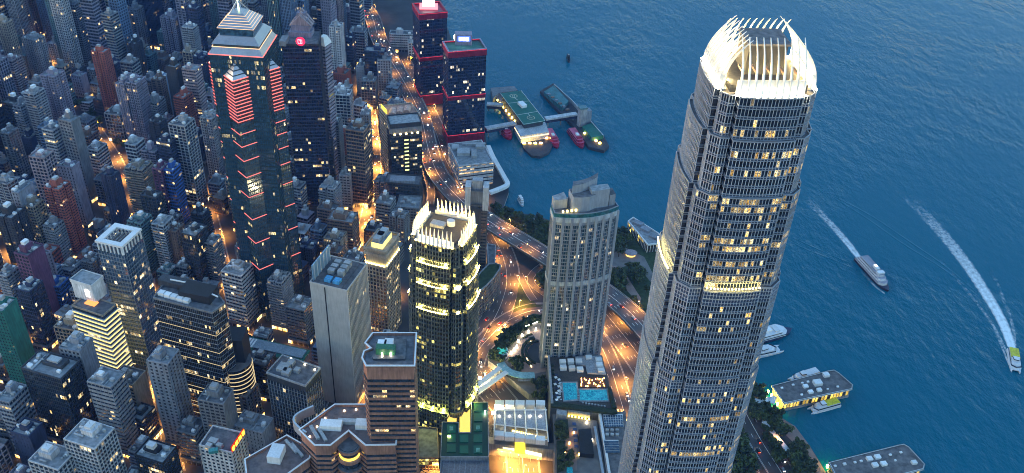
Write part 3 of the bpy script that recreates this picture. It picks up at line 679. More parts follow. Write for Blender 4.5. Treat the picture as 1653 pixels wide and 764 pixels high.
disc(se, 'round_sign', (c_[0] - 8, c_[1] - 2), 129, 4, .8, lampm('cream_sign', (1, .85, .55), 2.0, False), (-.6, -.6))

# white low terminal block on the shore
P = rect3((720, 234), (741, 269), (797, 264), 30); occ_poly(P)
wl = block('terminal_block', 'low white block with plant filled roof on the waterfront', 'building', P, 0, 30, 'white', GLW, 4.2, 4.5, 2.6, .5, 0, 0, .5, roof=ROOF2)
for p, sx, sy, h in (((748, 248), 14, 12, 4), ((735, 240), 8, 10, 3), ((765, 250), 6, 16, 3), ((775, 240), 10, 5, 4), ((765, 235), 26, 3, 3)): put(wl, 'roof_unit', p, 30, sx, sy, h, PLANT, .1)
wk = smooth_path([at(x, y, 9) for x, y in ((788, 236), (797, 256), (815, 288), (819, 298), (806, 305), (790, 311))], 3); b = MB(); bar(b, wk, 0, 5, -2, 1.2); o = b.build('covered_walkway', WHITE); tag(o, 'white covered walkway along the shore beside the low white block', 'walkway')
# dark block with lit roof fascia and the pink roofed block behind it
P = rect3((621, 188), (630, 203), (681, 201), 86); occ_poly(P)
dk = block('office_block', 'dark slab with row of uplights under its roof, beside the flyover', 'building', P, 0, 86, 'dark', GL, 3.8, 2.6, 1.4, .2, .3, .35, .12, top_blank=11, roof=ROOF2)
dQ = P - P.mean(0); i0 = min(range(4), key=lambda i: (dQ[i] + dQ[(i + 1) % 4])[1]); A_, B_ = dQ[i0], dQ[(i0 + 1) % 4]; dd = (B_ - A_) / np.linalg.norm(B_ - A_); nn = np.array([dd[1], -dd[0]])
MB().ring(dQ, .5, 76.5, 82).build('fascia', W('grey'), dk)
for k in range(5):
    p = A_ + (B_ - A_) * (k + .7) / 5.4 + nn * .9; b = MB(); b.obox(p, math.atan2(dd[1], dd[0]), 1.6, .8, 74.6, 75.8); b.build('uplight', lampm('uplight', (1, .72, .3), 16), dk)
b = MB(); m_ = (A_ + B_) / 2 + nn * .45; b.obox(m_, math.atan2(dd[1], dd[0]), 6, .3, 10, 72); b.build('stair_glass', W('black'), dk)
for k in range(9):
    b = MB(); b.obox(m_ + nn * .3, math.atan2(dd[1], dd[0]), 4.4, .3, 30 + k * 4.6, 31.4 + k * 4.6); b.build('stair_light', lampm('stair_light', (.8, .85, .3), 1.2, False), dk)
P = quad([(612, 172), (628, 192), (679, 187), (663, 167)], 84); occ_poly(P)
pk = block('office_block', 'pale block with pinkish barrel vaults on its roof behind the dark slab', 'building', P, 0, 84, 'beige', GL, 3.8, 3, 1.8, .2, .6, .25, .1, roof=wallm('roof_peach', (.55, .30, .22), .8))
for p in ((634, 182), (646, 180), (657, 178)):
    c_ = rel(pk, p, 84); b = MB(); n_ = 9; L_ = 12
    arcp = [(math.cos(a) * 4, math.sin(a) * 3.4) for a in np.linspace(math.pi, 0, n_)]
    for (x0, z0_), (x1, z1_) in zip(arcp[:-1], arcp[1:]): b.quads([[(c_[0] + x0, c_[1] - L_ / 2, 84 + z0_), (c_[0] + x1, c_[1] - L_ / 2, 84 + z1_), (c_[0] + x1, c_[1] + L_ / 2, 84 + z1_), (c_[0] + x0, c_[1] + L_ / 2, 84 + z0_)]])
    b.poly([(c_[0] + x, c_[1] - L_ / 2, 84 + z) for x, z in arcp[::-1]]); b.build('barrel_vault', wallm('vault_peach', (.6, .36, .28), .7), pk)
b = MB(); c_ = rel(pk, (620, 180), 84); b.obox(c_, -1.05, 16, .5, 85, 89); b.build('yellow_sign', lampm('yellow_sign', (1, .85, .05), 1.8, False), pk)
# black roofed block in front
P = rect3((621, 297), (679, 303), (684, 287), 42); P = rect3((620, 297), (677, 300), (683, 285), 42); occ_poly(P)
bk = block('office_block', 'squat black roofed block below the dark uplit slab', 'building', P, 0, 42, 'dark', GL, 3.8, 2.8, 1.5, .2, .3, .3, .06)
put(bk, 'roof_storey', (650, 292), 42, 26, 10, 3, W('steel'), .05)
P = quad([(640, 335), (676, 338), (680, 318), (645, 316)], 30); occ_poly(P)
o = block('tenement_block', 'low pale roof crowded with units in front of the black roofed block', 'building', P, 0, 30, 'grey', GLW, 3.4, 3, 1.5, .2, .6, .25, .1, roof=ROOF2)
for p in ((650, 328), (660, 326), (668, 330), (655, 322)): put(o, 'roof_unit', p, 30, 4, 4, 2.5, PLANT)
# slender dark shaft tower with pale lift fins
P = rect3((752, 333), (786, 334), (789, 322), 96); occ_poly(P)
th = block('lift_tower', 'slender dark shaft tower with pale fins at its top behind spiked tower', 'tower', P, 0, 96, wallm('wall_slate', (.09, .09, .10), .7), GL, 3.6, 3.2, 2.0, .12, .2, .15, .0)
Q = P - P.mean(0); tw = np.linalg.norm(Q[1] - Q[0]); ty = math.atan2(*(Q[1] - Q[0])[::-1])
i0 = min(range(4), key=lambda i: (Q[i] + Q[(i + 1) % 4])[1]); A_, B_ = Q[i0], Q[(i0 + 1) % 4]; ty = math.atan2(*(B_ - A_)[::-1]); dv = np.array([-math.sin(ty), math.cos(ty)]); du = np.array([math.cos(ty), math.sin(ty)])
for s_ in (0.08, .92): b = MB(); b.obox(A_ + (B_ - A_) * s_ + dv * 5, ty, 5.0, 11, 92, 116); b.build('lift_fin', W('white'), th)
b = MB(); b.obox((A_ + B_) / 2 + dv * 7, ty, 13, 9, 96, 110); b.build('plant_room', W('grey'), th)
b = MB(); b.obox((A_ + B_) / 2 + dv * 9, ty, 9, 6, 110, 119); b.build('tank_room', W('pale'), th)
b = MB(); b.obox((A_ + B_) / 2 - dv * .6, ty, 9, .8, 0, 94); b.build('recess_rib', W('dark'), th)
P = quad([(787, 395), (800, 397), (799, 427), (788, 427)], 26)
block('annexe_block', 'small pale annexe at the foot of the slender shaft tower', 'building', P, 0, 26, 'pale', GLB, 3.8, 2.5, 1.0, .2, .4, .3, .1)
# curved block with planted roof
arc = [at(x, y, 34)[:2] for x, y in ((770, 474), (785, 462), (797, 449), (806, 436), (808, 429), (800, 426), (789, 427), (776, 440), (766, 455))]
cv = block('curved_block', 'dark curved block with planted roof beside the ring road', 'building', arc, 0, 34, wallm('wall_slate', (.09, .09, .10)), GL, 4, 2.4, 1.5, .2, .25, .3, .04, roof=GRASS, pier_mat=W('steel'))
occ_poly(arc)
# beige lit block
P = rect3((590, 392), (621, 401), (639, 372), 105); occ_poly(P)
bg_ = block('office_block', 'beige stone block with yellow floodlit attic left of the spiked tower', 'building', P, 0, 100, 'beige', GL, 4.0, 2.9, 1.1, .25, .9, .45, .12, roof=ROOF2, top_blank=14)
Q = P - P.mean(0)
for za, zb, o_ in ((84, 86, .9), (95, 97.5, 1.1), (100, 102, 1.2)): MB().ring(Q, o_, za, zb).build('cornice', W('beige'), bg_)
for i in range(4):
    for t in np.linspace(.06, .94, 8):
        p = Q[i] + (Q[(i + 1) % 4] - Q[i]) * t; d = (Q[(i + 1) % 4] - Q[i]); d = d / np.linalg.norm(d); n_ = np.array([d[1], -d[0]])
        b = MB(); b.obox(p + n_ * .9, math.atan2(d[1], d[0]), 1.4, .6, 86.2, 87.0); b.build('uplight', lampm('uplight_y', (1, .8, .25), 12), bg_)
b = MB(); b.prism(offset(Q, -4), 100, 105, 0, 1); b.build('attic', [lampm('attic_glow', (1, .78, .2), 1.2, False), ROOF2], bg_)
for p in ((612, 384), (618, 378)): put(bg_, 'roof_unit', p, 105, 6, 12, 3, PLANT)
# pale slab with roof units
P = rect3((499, 458), (560, 471), (594, 428), 125); occ_poly(P)
SLAB = wallm('slab_stone', (.53, .51, .49), .8, var=.12, streak=.12)
Q = P; i0 = max(range(4), key=lambda i: 1)
sb = block('office_slab', 'tall pale slab with blank stone face and blue screen on its roof', 'tower', P, 0, 125, SLAB, GL, 3.9, 2.0, .5, .12, .7, .6, .03, edges=[i for i in range(4) if ((P[i] + P[(i + 1) % 4]) / 2 - P.mean(0))[0] > 8 and ((P[i] + P[(i + 1) % 4]) / 2 - P.mean(0)) @ np.array([1, .3]) > 8], split=False)
Q = P - P.mean(0); i0 = min(range(4), key=lambda i: (Q[i] + Q[(i + 1) % 4])[1]); A_, B_ = Q[i0], Q[(i0 + 1) % 4]; ty = math.atan2(*(B_ - A_)[::-1])
dv = np.array([-math.sin(ty), math.cos(ty)]); du = np.array([math.cos(ty), math.sin(ty)]); SY = ty
b = MB(); b.obox(A_ + (B_ - A_) * .40 - dv * .1, ty, .8, .3, 5, 124); b.build('shadow_joint', W('black'), sb)
ln = np.linalg.norm(B_ - A_)
b = MB(); b.obox(A_ + du * 2.0 + dv * 16, ty, .8, 28, 126, 140); b.build('roof_screen', wallm('screen_blue', (.25, .42, .58), .3, .3), sb)
for k in range(6): b = MB(); b.obox(A_ + du * 2.5 + dv * (4 + k * 5), ty, .5, .4, 126, 140.2); b.build('screen_post', WHITE, sb)
for k in range(2): b = MB(); b.obox(A_ + du * (12 + k * 7) + dv * 7, ty, 5, 5.5, 125, 128); b.build('blue_tank', wallm('tank_blue', (.08, .35, .65), .5), sb)
for i in range(2):
    for j in range(3): b = MB(); b.obox(A_ + du * (10 + i * 8) + dv * (16 + j * 5.5), ty, 5, 4, 125, 129 + i); b.build('cooling_unit', PLANT, sb)
put(sb, 'roof_deck', (545, 440), 125.0, ln * .75, 34, .6, ROOF, ty)
# brown granite tower with notched roof in front
zz = 190; px_ = [(602.5, 541), (671, 541), (668, 592), (592, 592), (586, 580), (589, 570), (601, 565), (591, 556)]
P = ccw(quad(px_, zz)); occ_poly(P)
ex = block('office_tower', 'brown granite tower with notched flat roof in the lower centre', 'tower', P, 0, zz, 'granite', GL, 4.1, 2.6, 1.9, .45, 0, 0, .09, top_blank=10, roof=ROOF)
Q = P - P.mean(0); MB().ring(Q, .9, zz + .9, zz + 1.5).build('parapet_cap', WHITE, ex)
MB().prism(offset(Q, -5), zz, zz + 1.4, 0, 1).build('roof_podium', [W('dark'), ROOF], ex)
b = put(ex, 'green_unit', (623, 569), zz + 1.4, 11, 4.5, 4.5, wallm('unit_green', (.03, .14, .07), .5), 0)
for p in ((617, 560), (628, 558)): put(ex, 'roof_unit', p, zz + 1.4, 5, 5, 3.5, WHITE, 0)
for p in ((617, 576), (631, 575)): put(ex, 'roof_lamp', p, zz + 1.5, .9, .9, 2.6, lampm('roof_lamp', (1, .9, .6), 6, False), 0)
# granite octagon roof
zz = 128; px_ = [(485, 696), (509, 720), (533, 720), (563, 696), (591, 720), (638, 719), (642, 690), (601, 656), (541, 656)]
P = ccw(quad(px_, zz)); occ_poly(P)
oc = block('office_tower', 'granite block with faceted terrace roof and round bay at the bottom centre', 'tower', P, 0, zz, 'granite', GL, 4.0, 2.6, 1.9, .4, 0, 0, .08, top_blank=8, roof=wallm('roof_rust', (.16, .12, .115), .85, var=.4, streak=0, scale=.3))
Q = P - P.mean(0); MB().ring(Q, .9, zz + .9, zz + 1.5).build('parapet_cap', WHITE, oc)
put(oc, 'roof_unit_long', (535, 690), zz, 13, 6, 4, WHITE, 0); put(oc, 'roof_unit_long', (592, 689), zz, 13, 6, 4, WHITE, 0)
put(oc, 'roof_bridge', (564, 683), zz, 14, 3, 2.5, PLANT, 0)
for p in ((508, 700), (520, 703)): put(oc, 'roof_rail', p, zz, 2, 12, 1.8, PLANT, .6)
for p in ((556, 664), (575, 662), (600, 664), (620, 676), (633, 690), (630, 708), (500, 706), (512, 690), (525, 676)): put(oc, 'deck_lamp', p, zz, .8, .8, .9, lampm('deck_lamp', (1, .75, .45), 7, False))
cb = local(oc, (563, 706), zz)
for k in range(5):
    z = zz - 8 - k * 8; b = MB(); b.prism([(cb[0] + (7 + k * .6) * math.cos(a), cb[1] - 1 + (7 + k * .6) * math.sin(a)) for a in np.linspace(0, 6.283, 25)[:-1]], z, z + 2.4, 0, 1, True); b.build('round_bay', [W('granite'), ROOF], oc)
b = MB(); b.prism([(cb[0] + 6 * math.cos(a), cb[1] - 1 + 6 * math.sin(a)) for a in np.linspace(0, 6.283, 25)[:-1]], zz - 45, zz - 5, 0, 1); b.build('bay_glass', [GL, ROOF], oc)
b = MB(); b.prism([(cb[0] + 6.4 * math.cos(a), cb[1] - 1 + 6.4 * math.sin(a)) for a in np.linspace(0, 6.283, 25)[:-1]], zz - 13.4, zz - 11.5, 0, 0); b.build('bay_glow', lampm('bay_glow', (1, .55, .08), 1.5, False), oc)
for s_, cpx in ((-1, (505, 680)), (1, (628, 680))):              # curved glass canopies at the sides
    c_ = local(oc, cpx, zz); b = MB()
    pts = [np.array((c_[0] + s_ * (2 + 10 * math.sin(t)), c_[1] + 12 - 22 * t / 3.14, zz - 6 + 0 * t)) for t in np.linspace(0, 3.14, 10)]
    bar(b, np.array(pts), 0, 1.2, 0, 7); b.build('curved_screen', METAL, oc)
# second faceted roof at the bottom edge
zz = 112; px_ = [(397, 744), (463, 706), (500, 727), (499, 741), (452, 775), (402, 790)]
P = ccw(quad(px_, zz)); occ_poly(P)
o2 = block('office_tower', 'granite block with faceted roof and one white box, cut by the bottom edge', 'tower', P, 0, zz, 'granite', GL, 4.0, 2.6, 1.9, .4, 0, 0, .06, top_blank=7, roof=wallm('roof_rust', (.16, .12, .115)))
Q = P - P.mean(0); MB().ring(Q, .9, zz + .9, zz + 1.5).build('parapet_cap', WHITE, o2)
put(o2, 'white_roof_box', (447, 738), zz, 8, 11, 6, WHITE, -.1)
for p in ((470, 722), (480, 728)): put(o2, 'roof_rail', p, zz, 1.6, 13, 1.5, PLANT, .75)
# white block with red sign characters
zz = 72; P = rect3((318, 727), (374, 732), (401, 702), zz); occ_poly(P)
wr = block('office_block', 'white block carrying a row of glowing red sign characters', 'building', P, 0, zz, 'white', GL, 3.5, 3.4, 1.6, .15, 1.4, .2, .03, roof=ROOF)
Q = P - P.mean(0); i0 = min(range(4), key=lambda i: (Q[i] + Q[(i + 1) % 4])[1]); A_, B_, C_ = Q[i0], Q[(i0 + 1) % 4], Q[(i0 + 2) % 4]
d = (C_ - B_) / np.linalg.norm(C_ - B_); n_ = np.array([d[1], -d[0]]); sl_ = np.linalg.norm(C_ - B_)
bb = MB(); bb.obox(B_ + (C_ - B_) * .5 + n_ * .1, math.atan2(d[1], d[0]), sl_ * .95, .5, zz + .5, zz + 5.5); sfr = bb.build('sign_frame', lampm('red_board', (1, .03, .0), .55, False), wr)
STROKES = [[(0, 0, 3, .45), (0, 1.2, 3, .45), (0, 0, .45, 3.6), (0, -1.4, 2.4, .45)], [(0, 1.4, 3, .45), (-1.2, 0, .45, 3.2), (1.2, 0, .45, 3.2), (0, -1.4, 3, .45), (0, 0, 2.2, .4), (0, 0, .4, 3)],
           [(-1.2, 0, .45, 3.6), (.5, 1.2, 2.4, .45), (.5, 0, 2.4, .45), (.5, -1.2, 2.4, .45), (.5, 0, .45, 3)], [(0, 1.5, 3.2, .45), (0, .5, 2.6, .45), (0, -.5, 3.2, .45), (-.7, -1.3, .45, 1.4), (.8, -1.3, .45, 1.4)]]
for k, st in enumerate(STROKES):
    c_ = B_ + d * sl_ * (k + .5) / 4 + n_ * .6; ch = MB()
    for u, v, su, sv_ in st: ch.obox(c_ + d * u * .95, math.atan2(d[1], d[0]), su, .5, zz + 3 + v - sv_ / 2, zz + 3 + v + sv_ / 2)
    ch.build('sign_character', lampm('orange_letters', (1, .42, .03), 2.6, False), sfr)
for p, s_ in (((345, 715), 6), ((355, 722), 4), ((338, 722), 4)): put(wr, 'roof_unit', p, zz, s_, s_ * .7, 3, PLANT)
put(wr, 'teal_tank', (345, 730), zz, 6, 3, 2.4, wallm('tank_teal', (.06, .30, .30)), .3)
# dark gridded block
zz = 72; P = rect3((425, 610), (493, 624), (523, 597), zz); occ_poly(P)
gd_ = block('office_block', 'dark block with pale window grid and cluttered roof, lower left of centre', 'building', P, 0, zz, 'dark', GL, 3.9, 2.6, .3, .25, .35, .4, .04, top_blank=6, pier_mat=W('pale'), band_mat=W('grey'))
for p, s_ in (((458, 596), 8), ((470, 588), 5), ((480, 600), 4), ((463, 603), 6)): put(gd_, 'roof_unit', p, zz, s_, s_, 3, PLANT)
for p in ((470, 580), (492, 590), (508, 598)): put(gd_, 'roof_lamp', p, zz, .8, .8, 1.6, lampm('roof_lamp', (1, .9, .6), 6, False))
# black tower with gold floor lines and rounded bay
zz = 123; P = rect3((248, 482), (343, 506), (350, 474), zz); P = rect3((249, 482), (341, 505), (363, 487), zz); P = quad([(248, 482), (342, 506), (363, 490), (349, 472), (274, 447)], zz); occ_poly(P)
GOLD = lampm('gold_line', (1, .78, .42), .5, False)
bt = block('office_tower', 'black glass tower with thin gold floor lines and a rounded corner bay', 'tower', P, 0, zz, 'black', glassm('glass_black', (.008, .009, .012), .1), 4.2, 1.6, .8, .2, .14, .3, .10, pier_mat=W('grey'))
Q = ccw(P) - np.asarray(P).mean(0); Q = ccw(Q)
for k in range(1, 29): MB().ring(Q, .45, k * 4.24 - .12, k * 4.24 + .12).build('gold_line', GOLD if k in (3, 5, 6, 9, 10, 13, 17, 20, 24) else W('pale'), bt)
for a_, b_ in (((262, 476), (330, 494)), ((285, 455), (345, 482))): pass
put(bt, 'roof_storey', (322, 478), zz, 24, 14, 7, W('black'), -.2); put(bt, 'roof_storey', (290, 462), zz, 30, 8, 5, W('dark'), -.25)
for k in range(5): put(bt, 'cooling_unit', (262 + k * 10, 476 + k * 3), zz, 4.5, 4, 3, WHITE, -.25)
for k, (a_, b_) in enumerate((((275, 452), (345, 470)), ((300, 462), (352, 480)))):
    p = smooth_path([at(*a_, zz + 6), at((a_[0] + b_[0]) / 2, (a_[1] + b_[1]) / 2 - 2, zz + 6), at(*b_, zz + 6)], 3); p[:, :2] -= np.array(bt.location[:2]); m = MB(); bar(m, p, 0, .8, 0, .8); m.build('white_pipe', WHITE, bt)
zb = 62; cxy = at(378, 582, zb)[:2] ; b_root = thing('rounded_bay_block', 'cylindrical gold ringed bay block attached to the black tower', 'building', (cxy[0], cxy[1], 0)); occ(cxy, 15)
cir = [(13 * math.cos(a), 13 * math.sin(a)) for a in np.linspace(0, 6.283, 29)[:-1]]
MB().prism(cir, 0, zb, 0, 1).build('wall', [glassm('glass_black', (.008, .009, .012)), ROOF], b_root)
for k in range(15): MB().ring(cir, .35, k * 4 + 3, k * 4 + 3.5).build('gold_ring', GOLD, b_root)
b = MB(); b.box(-9, 9, -2, 14, 0, zb + 22); b.build('service_core', W('black'), b_root)
# block wrapped in glowing yellow floor bands
zz = 84; P = rect3((119, 492), (166, 511), (186, 492), zz); occ_poly(P)
yb_ = block('office_block', 'block striped all over with glowing yellow white floor bands', 'building', P, 0, zz, 'beige', GL, 4.4, 3, 0, 0, 0, 0, .05)
Q = P - P.mean(0)
YB = lampm('yellow_band', (1.0, .80, .30), .75, False)
for k in range(1, 19):
    MB().ring(Q, .35, k * 4.4 - 1.0, k * 4.4 + .9).build('glowing_band', YB, yb_); MB().ring(Q, .7, k * 4.4 + .9, k * 4.4 + 1.3).build('floor_ledge', WHITE, yb_)
tb = rect3((116, 450), (147, 462), (164, 446), 101) - P.mean(0)
MB().prism(tb, zz, 101, 0, 1).build('roof_tower', [wallm('white_lit', (.7, .7, .7)), ROOF2], yb_)
m = MB(); m.ring(tb, .4, 99, 102); m.build('roof_tower_parapet', WHITE, yb_)
i0 = min(range(4), key=lambda i: (tb[i] + tb[(i + 1) % 4])[1]); A_, B_ = tb[i0], tb[(i0 + 1) % 4]; d = (B_ - A_) / np.linalg.norm(B_ - A_); n_ = np.array([d[1], -d[0]]); c_ = A_ + (B_ - A_) * .72 + n_ * .3; m = MB(); ya = math.atan2(d[1], d[0])
for u, v, su, sv_ in ((-1.6, 0, .7, 7), (0, 3.1, 3.2, .8), (0, .4, 3.2, .8), (1.5, 1.8, .7, 3), (.9, -1.8, .8, 3.4)): m.obox(c_ + d * u, ya, su, .4, 92 + v - sv_ / 2, 92 + v + sv_ / 2)
m.build('sign_letter', lampm('letter_white', (1, .95, .85), 3, False), yb_)
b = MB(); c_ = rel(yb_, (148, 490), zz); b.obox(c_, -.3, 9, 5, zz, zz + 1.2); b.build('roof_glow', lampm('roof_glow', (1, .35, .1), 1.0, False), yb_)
# blue grey glass tower with open white roof frame
zz = 121; P = rect3((160, 402), (200, 413), (228, 384), zz); occ_poly(P)
bf = block('office_tower', 'blue grey glass tower with open white square frame on its roof', 'tower', P, 0, zz, wallm('wall_slateblue', (.14, .18, .22), .4), GLB, 4.0, 2.6, 1.0, .15, .25, .2, .12, parapet=0, pier_mat=W('steel'))
Q = P - P.mean(0); i_ = offset(Q, -4.0); m = MB()
for i in range(4): j = (i + 1) % 4; m.quads([[(*Q[i], zz + 9), (*Q[j], zz + 9), (*i_[j], zz + 9), (*i_[i], zz + 9)]])
m.ring(Q, .5, zz + 7.2, zz + 9); m.ring(i_[::-1], .01, zz + 7.2, zz + 9); m.build('roof_frame', WHITE, bf)
for i in range(4):
    for t in np.linspace(0.02, .98, 7): p = Q[i] + (Q[(i + 1) % 4] - Q[i]) * t * .98; b = MB(); b.obox(p * .97, 0, .9, .9, zz, zz + 7.2); b.build('frame_post', WHITE, bf)
for k in range(4): t = (k + 1) / 5; a = i_[0] + (i_[1] - i_[0]) * t; c_ = i_[3] + (i_[2] - i_[3]) * t; MB().beam((*a, zz + 8), (*c_, zz + 8), .5).build('roof_beam', W('grey'), bf)
# market hall with green edges: long low roof
pa, pb = at(372, 548, 22), at(492, 575, 22); md = thing('market_hall', 'long low hall with dark green edged roof left of the pale slab', 'building', ((pa[0] + pb[0]) / 2, (pa[1] + pb[1]) / 2, 0), math.atan2(pb[1] - pa[1], pb[0] - pa[0])); L_ = np.linalg.norm(pb - pa)
occ(((pa + pb) / 2)[:2], 18); occ(pa[:2], 12); occ(pb[:2], 12)
b = MB(); b.box(-L_ / 2, L_ / 2, -7, 7, 0, 20); b.build('wall', W('grey'), md)
b = MB(); b.box(-L_ / 2 - 1, L_ / 2 + 1, -8, 8, 20, 22); b.build('green_edge', wallm('edge_green', (.02, .16, .11), .6), md)
b = MB(); b.box(-L_ / 2 + 1, L_ / 2 - 1, -4, 6, 22, 23.2); b.build('roof', wallm('roof_bluegrey', (.22, .27, .31), .6), md)
for k in range(6): b = MB(); b.box(-L_ / 2 + 8 + k * 2.6, -L_ / 2 + 9.5 + k * 2.6, -5, 5, 23.2, 23.8); b.build('skylight', WHITE, md)
# ================================================================ the crowd of blocks on the left
NOUN = {'res': 'flats tower', 'rib': 'balconied flats', 'band': 'strip-windowed block', 'dark': 'dark glass block', 'grid': 'gridded block', 'blank': 'blank-sided block', 'fin': 'ribbed tower'}
CWORD = {'pale': 'pale grey', 'white': 'white', 'grey': 'grey', 'lilac': 'lilac grey', 'pink': 'pinkish', 'beige': 'beige', 'blue': 'blue', 'teal': 'teal', 'brown': 'brown', 'red': 'brick red', 'dark': 'charcoal', 'navy': 'navy', 'purple': 'dark purple', 'green': 'green', 'steel': 'steel grey', 'black': 'black', 'azure': 'bright blue', 'granite': 'granite'}
def notched(w, d, n, nw=2.6, nd=3.4):
    """rectangle with n light wells cut into front and back and one in each side"""
    def edge(L_, k):
        pts = [(-L_ / 2, 0)]
        for i in range(k):
            c_ = -L_ / 2 + L_ * (i + 1) / (k + 1); pts += [(c_ - nw / 2, 0), (c_ - nw / 2, nd), (c_ + nw / 2, nd), (c_ + nw / 2, 0)]
        return pts
    P = [(x, -d / 2 + y) for x, y in edge(w, n)]
    ns = 1 if d > 13 else 0
    P += [(w / 2 - y, x) for x, y in edge(d, ns)]
    P += [(-x, d / 2 - y) for x, y in edge(w, n)]
    P += [(-w / 2 + y, -x) for x, y in edge(d, ns)]
    return np.array(P)
STY = dict(res=dict(fh=3.0, bw=2.7, bh=1.25, bp=.18, pw=1.1, pp=.22, frac=.045, gl='h'), rib=dict(fh=3.0, bw=3.2, bh=1.05, bp=.95, pw=.5, pp=.3, frac=.05, gl='h'),
           band=dict(fh=3.7, bw=3.0, bh=1.7, bp=.3, pw=.3, pp=.2, frac=.07, gl='d'), dark=dict(fh=3.9, bw=2.2, bh=.8, bp=.15, pw=.2, pp=.22, frac=.07, gl='d'),
           grid=dict(fh=3.6, bw=3.4, bh=.8, bp=.45, pw=.7, pp=.5, frac=.06, gl='d'), blank=dict(fh=3.4, bw=3.0, bh=1.7, bp=.12, pw=1.7, pp=.14, frac=.03, gl='h'), fin=dict(fh=3.6, bw=1.9, bh=.9, bp=.1, pw=.7, pp=.6, frac=.04, gl='d'))
GLS = {'h': GLW, 'd': GL}
ITEMS = []
def joined(sink, loc, w, d, h, yaw, style, col, seed):
    """a far block added to one shared mass"""
    r = random.Random(seed); S = dict(STY[style]); gl = S.pop('gl'); S['fh'] *= 1.15; S['bw'] *= 1.2
    P = notched(w, d, max(1, int(w / 9)), min(3.2, w * .14)) if style in ('res', 'rib') else np.array([(-w / 2, -d / 2), (w / 2, -d / 2), (w / 2, d / 2), (-w / 2, d / 2)])
    ca, sa = math.cos(yaw), math.sin(yaw); P = np.c_[P[:, 0] * ca - P[:, 1] * sa + loc[0], P[:, 0] * sa + P[:, 1] * ca + loc[1]]
    B = sink.setdefault(col, MB()); G = sink.setdefault('glass', MB()); R_ = sink.setdefault('roof', MB())
    B.prism(P, 0, h, 0, 0)
    for i in range(len(P)):
        a, b = P[i], P[(i + 1) % len(P)]; e_ = b - a; n = np.array([e_[1], -e_[0]])
        if n @ (-(a + b) / 2) < -.2 * np.linalg.norm(e_) * np.linalg.norm(a) or np.linalg.norm(e_) < 2.9: continue
        facade(G, B, a, b, 3.5, h - .6, **S)
    k = r.uniform(.3, .5); ph = r.uniform(3, 7); R_.obox(loc, yaw, w * k, d * k, h, h + ph); R_.obox((loc[0] + r.uniform(-3, 3), loc[1] + r.uniform(-3, 3)), yaw, w * .2, d * .25, h, h + ph + 3)
